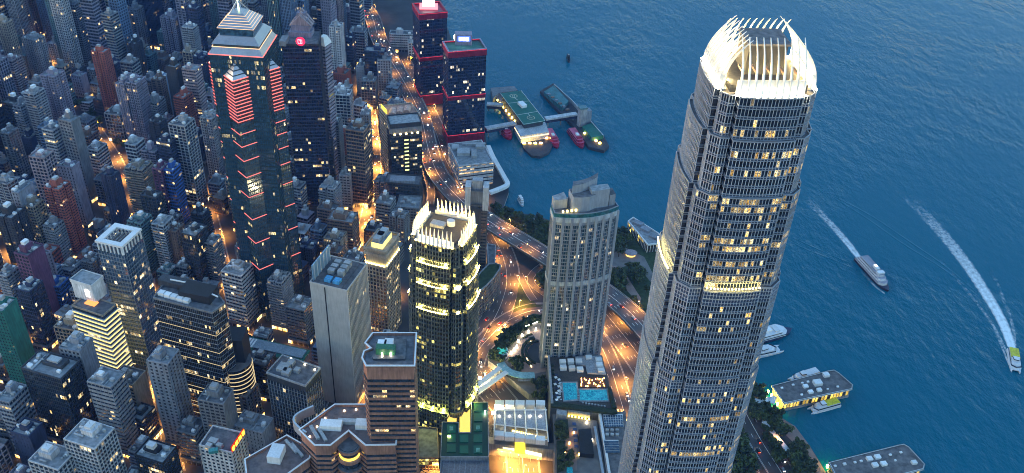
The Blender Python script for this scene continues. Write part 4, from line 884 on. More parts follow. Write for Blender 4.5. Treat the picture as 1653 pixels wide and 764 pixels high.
def gen(name, loc, w, d, h, yaw, style, col, lit=None, trim=None, clutter=2, podium=True, seed=0):
    r = random.Random(seed); S = dict(STY[style])
    if lit is not None: S['frac'] = lit
    for k_, lo_, hi_ in (('fh', .94, 1.12), ('bw', .8, 1.3), ('bh', .75, 1.25), ('pw', .6, 1.35), ('bp', .7, 1.4)): S[k_] *= r.uniform(lo_, hi_)
    if style in ('res', 'rib', 'blank'): S['ac'] = r.choice((0, .08, .2))
    root = thing(name, '', 'building', (loc[0], loc[1], 0), yaw)
    wm = W(col); tm = W(trim) if trim else wm
    P = notched(w, d, max(1, int(w / 9)), min(3.2, w * .14)) if style in ('res', 'rib') and w > 8 else np.array([(-w / 2, -d / 2), (w / 2, -d / 2), (w / 2, d / 2), (-w / 2, d / 2)])
    roofm = ROOF2 if r.random() < .55 else ROOF
    MB().prism(P, 0, h, 0, 1).build('wall', [wm, roofm], root)
    G = MB(); B = MB(); gl = GLS[S.pop('gl')]
    ca, sa = math.cos(yaw), math.sin(yaw); blank_side = style == 'blank'
    tocam = np.array([-loc[0] * ca - loc[1] * sa, loc[0] * sa - loc[1] * ca])
    for i in range(len(P)):
        a, b = P[i], P[(i + 1) % len(P)]; e_ = b - a; n = np.array([e_[1], -e_[0]]); L_ = np.linalg.norm(e_)
        m = (a + b) / 2
        if n @ (tocam - m) < -.25 * L_ * np.linalg.norm(tocam): continue
        if blank_side and abs(n[1]) < abs(n[0]) and r.random() < .75: continue
        if L_ < 2.9 and style in ('res', 'rib'): continue
        facade(G, B, a, b, 3.5, h - .6, **S)
    if G.n: G.build('windows', gl, root, 'stuff')
    if B.n: B.build('cladding', tm, root, 'stuff')
    big = np.array([(-w / 2, -d / 2), (w / 2, -d / 2), (w / 2, d / 2), (-w / 2, d / 2)])
    m = MB(); inner = offset(P, -.4)
    m.ring(P, .3, h - .3, h + 1.1); m.ring(inner[::-1], .0001, h, h + 1.1)
    A3 = np.c_[P, np.full(len(P), h + 1.1)]; B3 = np.c_[inner, np.full(len(P), h + 1.1)]
    m.quads(np.stack([A3, np.roll(A3, -1, 0), np.roll(B3, -1, 0), B3], 1)); m.build('parapet', tm, root)
    pw_, pd = w * r.uniform(.3, .5), d * r.uniform(.35, .55); px_, py_ = r.uniform(-.12, .12) * w, r.uniform(-.1, .15) * d; ph = r.uniform(3, 7)
    b = MB(); b.box(px_ - pw_ / 2, px_ + pw_ / 2, py_ - pd / 2, py_ + pd / 2, h, h + ph); prm = b.build('plant_room', tm, root)
    if clutter > 0:
        b = MB(); b.box(px_ - pw_ * .3, px_ + pw_ * .25, py_ - pd * .3, py_ + pd * .3, h + ph, h + ph + r.uniform(1.5, 3.5)); b.build('water_tank', PLANT if r.random() < .5 else WHITE, prm)
    for k in range(clutter):
        u, v = r.choice((-.36, .33)) * w + r.uniform(-1, 1), r.uniform(-.36, .36) * d; s_ = r.uniform(1.1, 3.4)
        b = MB(); b.box(u - s_ / 2, u + s_ / 2, v - s_ * .4, v + s_ * .4, h, h + r.uniform(1.4, 3)); b.build('roof_unit', PLANT if r.random() < .6 else WHITE, root)
    if clutter > 3:
        for k in range(4):
            u, v = r.uniform(-.38, .38) * w, r.uniform(-.38, .38) * d; L_ = r.uniform(.2, .45) * w; t_ = r.uniform(.5, 1.1); z_ = h + r.uniform(.2, .9); b = MB()
            if k % 2: b.box(max(u - L_ / 2, -w * .46), min(u + L_ / 2, w * .46), v - t_ / 2, v + t_ / 2, z_, z_ + t_)
            else: b.box(u - t_ / 2, u + t_ / 2, max(v - L_ / 2, -d * .45), min(v + L_ / 2, d * .45), z_, z_ + t_)
            b.build('duct', PLANT, root)
    if r.random() < .3 and clutter:
        MB().beam((px_, py_, h + ph), (px_, py_, h + ph + r.uniform(6, 11)), .18).build('aerial', METAL, prm)
    if podium:
        q = offset(big, 1.2); b = MB(); b.prism(q, 0, 9, 0, 1); b.build('podium', [W('grey'), ROOF], root)
        s_ = MB(); Sq = offset(big, 1.3)
        for i in range(4):
            a, bb = Sq[i], Sq[(i + 1) % 4]; k = max(1, int(np.linalg.norm(bb - a) / 4)); t = np.linspace(0, 1, k + 1)
            pa_ = a + np.outer(t[:-1] + .06 / k, bb - a); pb_ = a + np.outer(t[1:] - .12 / k, bb - a); X = np.zeros((k, 4, 3)); X[:, 0, :2] = pa_; X[:, 1, :2] = pb_; X[:, 2, :2] = pb_; X[:, 3, :2] = pa_; X[:, :2, 2] = G0 + .2; X[:, 2:, 2] = G0 + 3.6
            s_.quads(X, 0, np.where(NR.rand(k) < .5, .4 + NR.rand(k), 0))
        s_.build('shop_fronts', SHOP, root, 'stuff')
    return root
SHOP = glassm('shop_glass', (.04, .04, .04), .2, (1, .42, .06), (1, .75, .4), 2.2, .4)
# top centre x, top y, foot y, width in photo pixels, depth (m), style, colour, [yaw deg], [options]
T = [
 (60, -20, 42, 13, 14, 'fin', 'blue'), (27, -8, 64, 15, 16, 'res', 'pale'), (42, -12, 60, 12, 14, 'res', 'brown'), (79, -6, 118, 21, 22, 'res', 'teal'), (101, 20, 70, 11, 13, 'res', 'teal'),
 (46, 64, 134, 27, 16, 'res', 'pale'), (143, 24, 90, 17, 18, 'rib', 'pale'), (117, 40, 66, 17, 14, 'blank', 'blue'), (140, 74, 98, 19, 12, 'band', 'blue'), (172, 64, 110, 30, 18, 'res', 'lilac'),
 (172, 24, 48, 28, 10, 'band', 'beige'), (197, 20, 84, 22, 18, 'res', 'pink'), (10, 98, 168, 22, 16, 'rib', 'pink'), (215, 16, 84, 13, 16, 'res', 'steel'), (230, -14, 78, 27, 20, 'fin', 'navy'),
 (253, 26, 64, 13, 14, 'res', 'teal'), (270, 30, 110, 27, 18, 'res', 'lilac'), (284, -18, 42, 16, 14, 'res', 'pale'), (298, 17, 48, 17, 14, 'band', 'teal'), (308, 8, 46, 11, 12, 'res', 'pale'),
 (325, -14, 38, 16, 14, 'res', 'pink'), (318, 35, 52, 21, 12, 'band', 'pale'), (315, 52, 96, 19, 14, 'res', 'blue'), (333, 50, 94, 14, 14, 'res', 'blue'), (303, 80, 106, 12, 10, 'grid', 'white'),
 (347, -12, 44, 20, 16, 'fin', 'navy'), (368, -8, 46, 20, 16, 'fin', 'teal'), (353, 42, 68, 14, 10, 'blank', 'blue'), (255, 97, 128, 26, 20, 'res', 'brown'), (220, 97, 124, 22, 16, 'band', 'blue'),
 (308, 96, 136, 16, 14, 'res', 'brown'), (326, 92, 138, 20, 14, 'res', 'grey'), (278, 108, 134, 20, 10, 'grid', 'beige'), (12, 168, 252, 26, 18, 'dark', 'dark', -14, dict(lit=.12)), (27, 172, 258, 15, 14, 'rib', 'steel'),
 (46, 152, 262, 20, 16, 'rib', 'pale'), (76, 124, 234, 26, 18, 'res', 'lilac'), (98, 141, 174, 20, 12, 'band', 'teal'), (101, 172, 196, 9, 8, 'band', 'red'), (42, 224, 266, 17, 14, 'blank', 'navy'),
 (7, 216, 292, 16, 14, 'res', 'grey'), (193, 137, 250, 17, 18, 'res', 'lilac', -14, dict(lit=.14)), (211, 135, 252, 20, 18, 'res', 'navy', -14, dict(trim='lilac')), (166, 148, 172, 20, 12, 'blank', 'white'), (178, 130, 160, 22, 12, 'band', 'steel'),
 (236, 130, 182, 18, 14, 'res', 'steel'), (255, 127, 208, 19, 14, 'blank', 'blue'), (244, 166, 242, 20, 16, 'rib', 'pale'), (263, 196, 248, 16, 14, 'res', 'pink'), (298, 144, 218, 22, 16, 'blank', 'blue'), (304, 174, 222, 14, 12, 'rib', 'white'),
 (318, 142, 178, 18, 14, 'dark', 'teal'), (347, 150, 252, 15, 16, 'blank', 'lilac'), (326, 176, 212, 20, 14, 'blank', 'grey'), (332, 192, 292, 22, 16, 'res', 'grey', -14, dict(trim='pale')), (285, 203, 334, 30, 18, 'grid', 'pale'), (316, 222, 266, 19, 14, 'dark', 'navy'),
 (60, 250, 304, 22, 10, 'blank', 'white'), (72, 274, 344, 18, 12, 'rib', 'steel'), (83, 306, 415, 29, 16, 'res', 'red'), (104, 270, 366, 29, 12, 'blank', 'lilac'), (12, 308, 362, 18, 14, 'band', 'teal'), (46, 307, 364, 28, 18, 'res', 'blue'),
 (24, 312, 424, 12, 20, 'blank', 'steel'), (43, 334, 424, 24, 14, 'rib', 'beige'), (78, 367, 428, 20, 14, 'rib', 'pale'), (6, 352, 446, 30, 18, 'res', 'dark', -14, dict(lit=.05)), (215, 274, 358, 32, 18, 'rib', 'beige'),
 (253, 274, 372, 17, 14, 'res', 'purple', -14, dict(lit=.12)), (271, 276, 372, 17, 14, 'band', 'azure'), (253, 322, 376, 18, 14, 'res', 'pale'), (236, 260, 300, 24, 16, 'band', 'steel'), (370, 292, 348, 14, 12, 'grid', 'beige'), (379, 320, 374, 18, 14, 'band', 'grey'),
 (394, 284, 402, 16, 12, 'dark', 'grey'), (216, 360, 446, 26, 16, 'rib', 'teal'), (254, 364, 444, 22, 16, 'rib', 'white'), (275, 374, 444, 19, 14, 'res', 'brown'), (303, 380, 468, 30, 18, 'dark', 'dark', -14, dict(lit=.12)), (336, 394, 462, 17, 14, 'rib', 'pale', -14, dict(lit=.14)),
 (386, 400, 444, 15, 12, 'blank', 'pale'), (373, 443, 528, 38, 18, 'band', 'white'), (262, 441, 476, 22, 14, 'dark', 'teal'), (292, 432, 470, 20, 14, 'band', 'grey'), (34, 412, 522, 28, 18, 'blank', 'purple'), (58, 420, 500, 12, 14, 'blank', 'lilac'),
 (36, 470, 564, 28, 16, 'dark', 'navy'), (80, 462, 506, 34, 14, 'dark', 'azure', -14, dict(lit=.1)), (104, 436, 474, 26, 16, 'band', 'grey'), (140, 424, 466, 22, 14, 'res', 'grey'), (4, 446, 524, 17, 14, 'rib', 'pale'),
 (-10, 502, 650, 34, 16, 'blank', 'green'), (106, 532, 604, 44, 18, 'grid', 'beige', -14, dict(lit=.16)), (112, 566, 690, 38, 16, 'blank', 'steel'), (66, 604, 720, 80, 20, 'dark', 'dark', -14, dict(lit=.08)), (160, 622, 734, 46, 16, 'band', 'dark', -14, dict(trim='pale')),
 (196, 618, 692, 44, 16, 'blank', 'beige'), (254, 586, 722, 38, 16, 'blank', 'steel'), (340, 650, 742, 46, 16, 'blank', 'grey'), (128, 718, 822, 62, 20, 'grid', 'white'), (240, 742, 806, 56, 16, 'dark', 'black'),
 (32, 702, 770, 36, 14, 'blank', 'navy'), (70, 752, 830, 60, 18, 'grid', 'black', -14, dict(trim='white')), (4, 648, 740, 26, 18, 'band', 'steel'), (300, 700, 748, 34, 16, 'band', 'grey'), (400, 694, 738, 56, 16, 'blank', 'pale'),
 (388, 640, 690, 24, 16, 'res', 'grey'), (443, 456, 532, 26, 16, 'rib', 'pale'), (476, 500, 556, 34, 18, 'band', 'grey'), (412, 588, 644, 40, 16, 'dark', 'dark'), (420, 545, 570, 24, 12, 'band', 'grey'), (536, 388, 428, 30, 16, 'res', 'beige'), (527, 305, 364, 26, 16, 'rib', 'pale'),
 (556, 285, 338, 18, 14, 'blank', 'pale', -5), (548, 358, 412, 44, 18, 'band', 'brown', -10), (572, 212, 334, 32, 20, 'band', 'brown', -8, dict(lit=.14)), (553, 154, 214, 24, 14, 'grid', 'white', -5), (536, 198, 302, 20, 16, 'rib', 'grey', -5), (588, 186, 262, 14, 14, 'res', 'pale', -4),
 (540, 45, 148, 19, 16, 'res', 'white', -6), (560, 20, 78, 20, 14, 'res', 'lilac', -6), (503, 24, 62, 26, 14, 'band', 'beige', -8), (418, 24, 62, 22, 14, 'blank', 'pale', -10), (456, 28, 68, 26, 14, 'band', 'teal', -10), (400, 4, 40, 18, 12, 'res', 'blue', -10),
 (435, -10, 40, 20, 14, 'fin', 'navy', -10), (480, -15, 36, 22, 14, 'res', 'blue', -8), (520, -8, 48, 16, 14, 'res', 'steel', -8), (540, 2, 44, 14, 14, 'fin', 'blue', -8), (576, 52, 104, 26, 14, 'band', 'steel', -2), (604, 84, 156, 34, 14, 'dark', 'navy', 2), (620, 98, 160, 22, 12, 'blank', 'pale', 4),
 (581, 108, 156, 12, 12, 'blank', 'pale', -4), (594, 132, 176, 24, 14, 'grid', 'grey', 0), (648, 56, 84, 40, 12, 'band', 'white', 6), (664, 70, 96, 10, 8, 'blank', 'white', 6), (590, -6, 30, 18, 10, 'band', 'blue', -4), (563, 62, 118, 12, 12, 'dark', 'navy', -6),
 (618, 330, 380, 26, 16, 'band', 'grey', -10), (640, 352, 392, 26, 14, 'res', 'grey', -14), (566, 420, 456, 28, 14, 'band', 'grey', -14), (506, 440, 500, 16, 12, 'res', 'grey', -14), (525, 270, 300, 20, 12, 'res', 'steel', -8)]
def rng_of(p): return float((np.array([p[0], p[1], p[2]]) - CAM) @ _fw)
for i, e_ in enumerate(T):
    x, yt, yb, wp, d, sty, col = e_[:7]; yaw = math.radians((e_[7] if len(e_) > 7 else -14) + RNG.uniform(-4, 4)); op = e_[8] if len(e_) > 8 else {}
    p, h = hgt(x, yt, yb); wm_ = wp * rng_of(p) / F * .95
    c_ = p[:2] + np.array([-math.sin(yaw), math.cos(yaw)]) * d / 2
    root = gen('apartment_tower' if sty in ('res', 'rib') else 'city_block', c_, wm_, d, h, yaw, sty, col, clutter=2 if yt < 130 else 4 if yt < 400 else 7, seed=i, **op)
    ITEMS.append([root, x, yt, sty, col, h]); occ(c_, max(wm_, d) * .52)
# ---- smaller blocks that fill the gaps between them
def in_land(x, y):
    c = False; P = land_pts; j = len(P) - 1
    for i in range(len(P)):
        if (P[i][1] > y) != (P[j][1] > y) and x < (P[j][0] - P[i][0]) * (y - P[i][1]) / (P[j][1] - P[i][1]) + P[i][0]: c = not c
        j = i
    return c
RP = np.concatenate([np.c_[p[:, :2], np.full(len(p), w_ / 2)] for n_, p, w_, l_ in ROADS])
KEEP = [at(x, y, G0)[:2] for x, y in ((840, 560), (850, 600), (930, 630), (845, 690), (760, 700), (940, 720), (900, 700), (1000, 700))]
fr = random.Random(3); FILL = []
ang = math.radians(-14); ux = np.array([math.cos(ang), math.sin(ang)]); uy = np.array([-math.sin(ang), math.cos(ang)])
cand = []
for i in range(-44, 24):
    for j in range(7, 66):
        q = ux * (i * 24 + fr.uniform(-5, 5)) + uy * (j * 24 + fr.uniform(-5, 5)); cand.append(q)
fr.shuffle(cand)
cand.sort(key=lambda q: 0 if q[1] < 1000 else 1)
nfill = 0; FAR = []
for q in cand:
    X, Y = project((q[0], q[1], 3)); 
    if not (-130 < X < 705 and -120 < Y < 800): continue
    if X > 700 or (X > 640 and Y > 240) or (X > 600 and Y < 165 and X > 560 + Y * .8): continue
    if not in_land(q[0], q[1]): continue
    dist = q[1]
    w_ = fr.uniform(11, 19); d_ = fr.uniform(11, 18); rr = max(w_, d_) * .5
    if np.min(np.hypot(RP[:, 0] - q[0], RP[:, 1] - q[1]) - RP[:, 2]) < rr * .75: continue
    if any(math.hypot(q[0] - a, q[1] - b) < rr + r_ * .82 for a, b, r_ in OCC): continue
    if any(np.hypot(*(q - k)) < 60 for k in KEEP): continue
    far = Y < 130
    tall = fr.random() < (.5 if far else .3); h = (fr.uniform(85, 140) if tall else fr.uniform(14, 42)) if far else (fr.uniform(62, 100) if tall and X < 430 and Y < 420 else fr.uniform(14, 38))
    if tall: w_ = fr.uniform(11, 16); d_ = fr.uniform(11, 16)
    if X > 430 and not far: h = fr.uniform(18, 38)
    OCC.append((q[0], q[1], rr)); sty = fr.choice(['res', 'res', 'rib', 'band', 'band', 'grid', 'blank', 'fin'] if far else ['res', 'band', 'band', 'blank', 'rib', 'grid']); col = fr.choice(['pale', 'lilac', 'steel', 'blue', 'blue', 'teal', 'pink', 'grey', 'navy', 'beige', 'white', 'lilac'] if far else ['grey', 'pale', 'beige', 'brown', 'steel', 'lilac', 'dark', 'navy', 'white', 'white', 'grey', 'pale', 'lilac', 'pink', 'steel', 'blue', 'red'])
    yw = ang + fr.uniform(-.1, .1)
    XT, YT = project((q[0], q[1], h)); nfill += 1
    big = h * F / rng_of((q[0], q[1], h)) * (1.0 if -10 < XT < 1650 and YT > 2 else .2); FAR.append((big, q, w_, d_, h, yw, sty, col, far, XT, YT, nfill))
FAR.sort(key=lambda t: -t[0]); SINK = {}
for n_, (big, q, w_, d_, h, yw, sty, col, far, XT, YT, sd) in enumerate(FAR):
    if n_ >= 150: joined(SINK, q, w_, d_, h, yw, sty, col, sd); continue
    root = gen('apartment_tower' if far and sty in ('res', 'rib') else 'city_block', q, w_, d_, h, yw, sty, col, clutter=1 if far else 2, seed=1000 + sd, podium=not far)
    FILL.append([root, XT, YT, sty, col, h])
mass = thing('distant_blocks', 'mass of small far blocks filling the gaps between the towers', 'building'); del mass['category']; mass['kind'] = 'stuff'
for k_, mb_ in SINK.items(): mb_.build('windows' if k_ == 'glass' else 'roofs' if k_ == 'roof' else 'walls', GLW if k_ == 'glass' else PLANT if k_ == 'roof' else W(k_), mass, 'stuff')
# ---- labels that single each block out
ORD = ['leftmost', 'second from left', 'third from left', 'fourth from left', 'fifth from left', 'sixth from left', 'seventh from left', 'eighth from left', 'ninth from left', 'tenth from left', 'eleventh from left', 'twelfth from left']
def zone(x, y):
    if y < 130: return ('in the top left corner' if x < 130 else 'along the top left' if x < 240 else 'behind the pyramid tower' if x < 345 else 'at the top behind the red-disc tower' if x < 560 else 'beside the flyover at the top')
    if y < 260: return ('at the left edge, upper part' if x < 110 else 'left of the pyramid tower, upper part' if x < 345 else 'between red-disc tower and orange street')
    if y < 400: return ('at the left edge, middle' if x < 130 else 'below left of the pyramid tower' if x < 410 else 'around the orange street')
    if y < 530: return ('at the left, above the yellow striped block' if x < 150 else 'behind the black gold-lined tower' if x < 400 else 'beside the pale slab')
    if y < 640: return ('lower left near the yellow striped block' if x < 260 else 'between gold-lined tower and pale slab')
    return ('in the bottom left corner' if x < 210 else 'near the red sign block')
allb = ITEMS + FILL; keys = {}
for it in allb:
    size = 'tall' if it[5] > 75 else 'mid height' if it[5] > 42 else 'low'
    keys.setdefault((size, it[4], it[3], zone(it[1], it[2])), []).append(it)
for (size, col, sty, zn), L_ in keys.items():
    L_.sort(key=lambda t: t[1])
    for k, it in enumerate(L_):
        noun = NOUN[sty] if not (col in ('dark', 'black') and sty == 'dark') else 'glass block'
        pos = '' if len(L_) == 1 else (', ' + (('rightmost' if k == len(L_) - 1 else ORD[min(k, 11)])))
        it[0]['label'] = f'{size} {CWORD[col]} {noun} {zn}{pos}'; it[0]['group'] = 'blocks crowding the city' if it[5] < 60 else 'towers crowding the city'
print('blocks', len(ITEMS), 'fill', nfill)
# ================================================================ podiums, terraces and roofs at the foot of the towers
def slab_at(name, label, cat, px, z, mats, z0=0.0, top=1):
    P = ccw(quad(px, z)); c_ = P.mean(0); r = thing(name, label, cat, (c_[0], c_[1], 0)); Q = P - c_
    MB().prism(Q, z0, z, 0, top).build('wall', mats, r); return r, Q
def on(root, name, px, z, h, mat, inset=0):
    """an outline traced on a roof, raised by h"""
    P = ccw(quad(px, z)) - np.array(root.location[:2])
    if inset: P = offset(P, -inset)
    return MB().prism(P, z + .02, z + h, 0, 0).build(name, mat, root)
def dots(root, name, pxs, z, s, h, mat): return [put(root, name, p, z, s, s, h, mat, 0) for p in pxs]
LAMPW = lampm('globe_white', (1, .86, .6), 22); LAMPO = lampm('globe_orange', (1, .5, .12), 14); LAMPY = lampm('globe_yellow', (1, .72, .12), 16)
HEDGE = wallm('hedge', (.022, .035, .018), .9, var=.6, streak=0, scale=.8)
POOL = wallm('pool_water', (.02, .22, .30), .1, var=.1, streak=0)
def poolm():
    m, t, b, o = _new('lit_pool'); b.inputs['Base Color'].default_value = (.01, .20, .28, 1); b.inputs['Roughness'].default_value = .08
    N = t.nodes; n = N.new('ShaderNodeTexNoise'); n.inputs['Scale'].default_value = .45; n.inputs['Detail'].default_value = 4; n.inputs['Distortion'].default_value = 2; tc = N.new('ShaderNodeTexCoord'); t.links.new(tc.outputs['Object'], n.inputs[0])
    r = N.new('ShaderNodeValToRGB'); r.color_ramp.elements[0].position = .35; r.color_ramp.elements[1].position = .68; r.color_ramp.elements[0].color = (.004, .12, .22, 1); r.color_ramp.elements[1].color = (.04, .42, .50, 1); t.links.new(n.outputs[0], r.inputs[0]); t.links.new(r.outputs[0], b.inputs['Base Color']); t.links.new(r.outputs[0], b.inputs['Emission Color'])
    b.inputs['Emission Color'].default_value = (.02, .42, .62, 1); b.inputs['Emission Strength'].default_value = .22 * LP; return m
POOL = poolm()
# ---- hotel podium with pools
hp, Q = slab_at('hotel_podium', 'podium roof with two lit turquoise pools beside the curved tower', 'building', [(884, 577), (972, 573), (985, 627), (997, 668), (889, 655)], 24, [W('grey'), wallm('deck_dark', (.07, .065, .06), .8)])
on(hp, 'pale_platform', [(928, 578), (970, 576), (978, 606), (948, 604), (945, 592), (930, 590)], 24, 1.5, W('pale'))
for p in ((908, 587), (921, 586), (934, 586), (909, 596), (923, 597), (936, 599), (966, 584), (967, 592), (970, 601), (950, 580)): put(hp, 'roof_unit', p, 24, 5.2, 4, 3.2, WHITE, .15)
on(hp, 'pool_rim', [(906, 617), (932, 617), (934, 648), (909, 649)], 24, .5, W('pale')); on(hp, 'pool', [(908, 619), (930, 619), (932, 645), (911, 647)], 24.1, .55, POOL)
on(hp, 'pool_rim', [(933, 628), (981, 628), (984, 649), (935, 649)], 24, .45, W('pale')); on(hp, 'pool', [(935, 630), (979, 630), (981.5, 647), (936.5, 647)], 24.1, .5, POOL)
on(hp, 'dining_terrace', [(937, 609), (976, 611), (979, 627), (936, 626)], 24, .8, wallm('deck_brown', (.10, .05, .03), .8))
rr = random.Random(5)
for k in range(34): put(hp, 'table_lamp', (rr.uniform(938, 976), rr.uniform(611, 625)), 24.8, .5, .5, .8, LAMPO, 0)
for k in range(14): put(hp, 'sun_lounger', (rr.choice((904, 905, 933)) + rr.uniform(-1, 1), 618 + k * 2.1), 24, 1.8, .8, .5, WHITE, 0)
on(hp, 'hedge', [(889, 651), (935, 657), (990, 663), (996, 669), (989, 670), (935, 664), (889, 658)], 24, 2.2, HEDGE); on(hp, 'hedge', [(981, 628), (986, 630), (995, 662), (988, 662)], 24, 3.0, HEDGE)
on(hp, 'side_wall', [(884, 578), (887, 578), (893, 655), (889, 655)], 24, 3, W('pale'))
for k in range(12): put(hp, 'parasol', (rr.choice((897, 899, 902)) + rr.uniform(-1, 1), 606 + k * 3.6), 25.6, 2.2, 2.2, .3, WHITE if k % 3 else W('navy'), .4)
for k in range(9): put(hp, 'potted_shrub', (892 + rr.uniform(-1, 1), 592 + k * 6.5), 24, 1.8, 1.8, rr.uniform(1.2, 2.4), HEDGE, .3)
for k in range(8): put(hp, 'glass_table', (941 + k * 5, 651 + k * .8), 24, 1.4, 1.4, .8, PLANT, .3)
# ---- roof garden
rg, Q = slab_at('roof_garden', 'planted roof garden with black pergola at the bottom edge', 'terrace', [(892, 668), (963, 679), (982, 790), (898, 790)], 20, [W('grey'), PAVE])
on(rg, 'lit_wall', [(916, 666), (952, 672), (952, 676), (916, 670)], 20, 4, W('beige'))
for k in range(7): put(rg, 'wall_lamp', (918 + k * 5.4, 672 + k * .9), 20, .9, .6, 1.0, LAMPY, 0)
on(rg, 'pergola', [(933, 700), (953, 698), (958, 740), (935, 738)], 20, 4.5, W('black')); on(rg, 'hedge', [(896, 684), (916, 682), (918, 706), (897, 710)], 20, 3.5, HEDGE); on(rg, 'hedge', [(898, 716), (912, 716), (910, 760), (899, 764)], 20, 3, HEDGE)
on(rg, 'path', [(918, 690), (930, 690), (932, 760), (916, 760)], 20, .1, PAVEP); on(rg, 'glass_rail', [(958, 690), (962, 690), (976, 770), (972, 770)], 20, 1.2, METAL)
on(rg, 'pond', [(915, 755), (924, 755), (925, 775), (914, 775)], 20, .4, POOL); on(rg, 'canopy', [(898, 668), (914, 670), (914, 678), (898, 676)], 20, 5, W('pale'))
for p, m_ in (((919, 717), LAMPO), ((947, 683), LAMPW), ((935, 735), LAMPY), ((926, 700), LAMPO), ((912, 730), LAMPO), ((955, 712), LAMPW)): put(rg, 'garden_lamp', p, 20, 1.0, 1.0, 2.0, m_, 0)
for k in range(5): put(rg, 'round_seat', (927 + k * .8, 685 + k * 9), 20, 3, 2.4, .7, wallm('seat_blue', (.05, .10, .25)), 0)
# ---- pale skylight roofs beside the tall tower
wr2, Q = slab_at('mall_roof', 'black mall roof with white gridded skylights beside the tall tower', 'building', [(966, 668), (1010, 664), (1020, 800), (985, 800)], 22, [W('pale'), ROOF])
for box_ in ([(973, 671), (1005, 670), (1006, 690), (976, 690)], [(975, 712), (998, 712), (1000, 732), (978, 732)]):
    on(wr2, 'skylight_rim', box_, 22, 1.2, WHITE); a, b, c_, d_ = [np.array(q) for q in box_]
    for i in range(8):
        for j in range(5):
            u, v = (i + .5) / 8, (j + .5) / 5; p = a * (1 - u) * (1 - v) + b * u * (1 - v) + c_ * u * v + d_ * (1 - u) * v
            put(wr2, 'skylight_pane', tuple(p), 22.9, 1.5, 2.0, .5, GLB, 0)
on(wr2, 'white_edge', [(966, 668), (970, 668), (988, 780), (984, 780)], 22, 1.2, WHITE)
for k in range(6): put(wr2, 'roof_unit', (980 + (k % 3) * 8, 696 + (k // 3) * 7), 22, 2.5, 2, 1.8, PLANT, 0)
# ---- white framed glass canopy hall and the golden forecourt
gc, Q = slab_at('canopy_hall', 'white framed glass roof hall with five bays above golden forecourt', 'building', [(798, 660), (880, 660), (885, 712), (798, 702)], 22, [W('pale'), wallm('canopy_floor', (.20, .20, .21), .7)])
for k in range(6):
    u = k / 5; t_ = (798 + 82 * u, 659); b_ = (798 + 87 * u, 704 + 10 * u)
    p, q = at(*t_, 25), at(*b_, 25); l_ = np.array(gc.location[:2]); MB().beam((*(p[:2] - l_), 25.6), (*(q[:2] - l_), 25.6), .55).build('roof_beam', WHITE, gc)
    if k < 5:
        for yy, hh in ((657, 5), (706 + 10 * u, 4.5)): put(gc, 'end_cowl', (806 + 16.5 * k, yy), 22, 7.2, 5, hh, WHITE, 0)
        put(gc, 'bay_lamp', (806 + 16.5 * k, 672), 25, .9, .9, .6, LAMPW, 0)
        on(gc, 'roof_glazing', [(800 + 16.4 * k, 662), (813 + 16.4 * k, 662), (814 + 17 * k, 686 + 2.5 * k), (800 + 17 * k, 684 + 2.5 * k)], 24.6, .25, wallm('frosted', (.45, .46, .48), .4))
for ya, yb2 in ((663, 663), (686, 696), (701, 711)):
    p, q = at(798, ya, 25), at(883, yb2, 25); MB().beam((*(p[:2] - l_), 25.8), (*(q[:2] - l_), 25.8), .6).build('cross_beam', WHITE, gc)
for k in range(16): put(gc, 'yellow_downlight', (828 + k * 3.4, 696 + k * .75), 22.4, .8, .8, .7, LAMPY, 0)
fc, Q = slab_at('station_forecourt', 'paved deck with yellow glowing canopy strips below the glass hall', 'terrace', [(789, 705), (893, 716), (895, 726), (789, 716)], 16, [W('grey'), PAVE])
on(fc, 'yellow_lantern', [(831, 714), (847, 716), (848, 734), (831, 731)], 14, 3, lampm('lantern_yellow', (1, .70, .04), 1.3))
for a_, b_ in (((803, 718), (830, 724)), ((848, 728), (874, 734))):
    on(fc, 'light_strip', [(a_[0], a_[1]), (b_[0], b_[1]), (b_[0], b_[1] + 4), (a_[0], a_[1] + 4)], 12, 1, lampm('strip_white', (1, .85, .45), 2.0)); on(fc, 'light_strip', [(a_[0], a_[1] + 6), (b_[0], b_[1] + 6), (b_[0], b_[1] + 8), (a_[0], a_[1] + 8)], 10, 1, lampm('strip_yellow', (1, .75, .1), 2.2))
# ---- green panelled roof
gr, Q = slab_at('green_roof_hall', 'L-shaped hall with dark green panelled roof and yellow lit glass court', 'building', [(761.6, 651), (787, 651), (788, 738), (712, 738), (714.5, 683), (740, 684), (740, 700), (760.7, 700)], 30, [W('steel'), wallm('roof_deepgreen', (.006, .05, .035), .6, var=.2, streak=0)])
GP = wallm('panel_green', (.006, .10, .065), .5, var=.15, streak=0)
for X, Y in ((772, 658.6), (772, 674.6), (771.5, 690.6), (771.5, 708.6), (771.5, 726.5), (749, 708.6), (749, 726.5), (728.6, 692.5), (728.6, 708.6), (728.6, 724.6)):
    on(gr, 'green_panel', [(X - 7, Y - 6), (X + 7, Y - 6), (X + 7, Y + 6.5), (X - 7, Y + 6.5)], 30, .8, GP)
for X, Y in ((771.5, 691), (771.5, 727), (728.6, 692)): on(gr, 'panel_vent', [(X - 3, Y - 3), (X + 3, Y - 3), (X + 3, Y + 3), (X - 3, Y + 3)], 30.8, .6, wallm('vent_green', (.12, .30, .24)))
on(gr, 'lit_glass_court', [(742, 663), (759, 662), (759, 699), (742, 699)], 24, 1.0, lampm('court_yellow', (1, .66, .14), .75)); on(gr, 'lit_glass_court', [(722, 670), (737, 670), (737, 681), (722, 681)], 24, 1.0, lampm('court_yellow', (1, .66, .14), .75))
put(gr, 'roof_lamp', (725, 705), 31, 2.2, 1.2, .8, LAMPY, 0); put(gr, 'roof_lamp', (783, 667), 31, 1, 3, 1.2, LAMPW, 0)
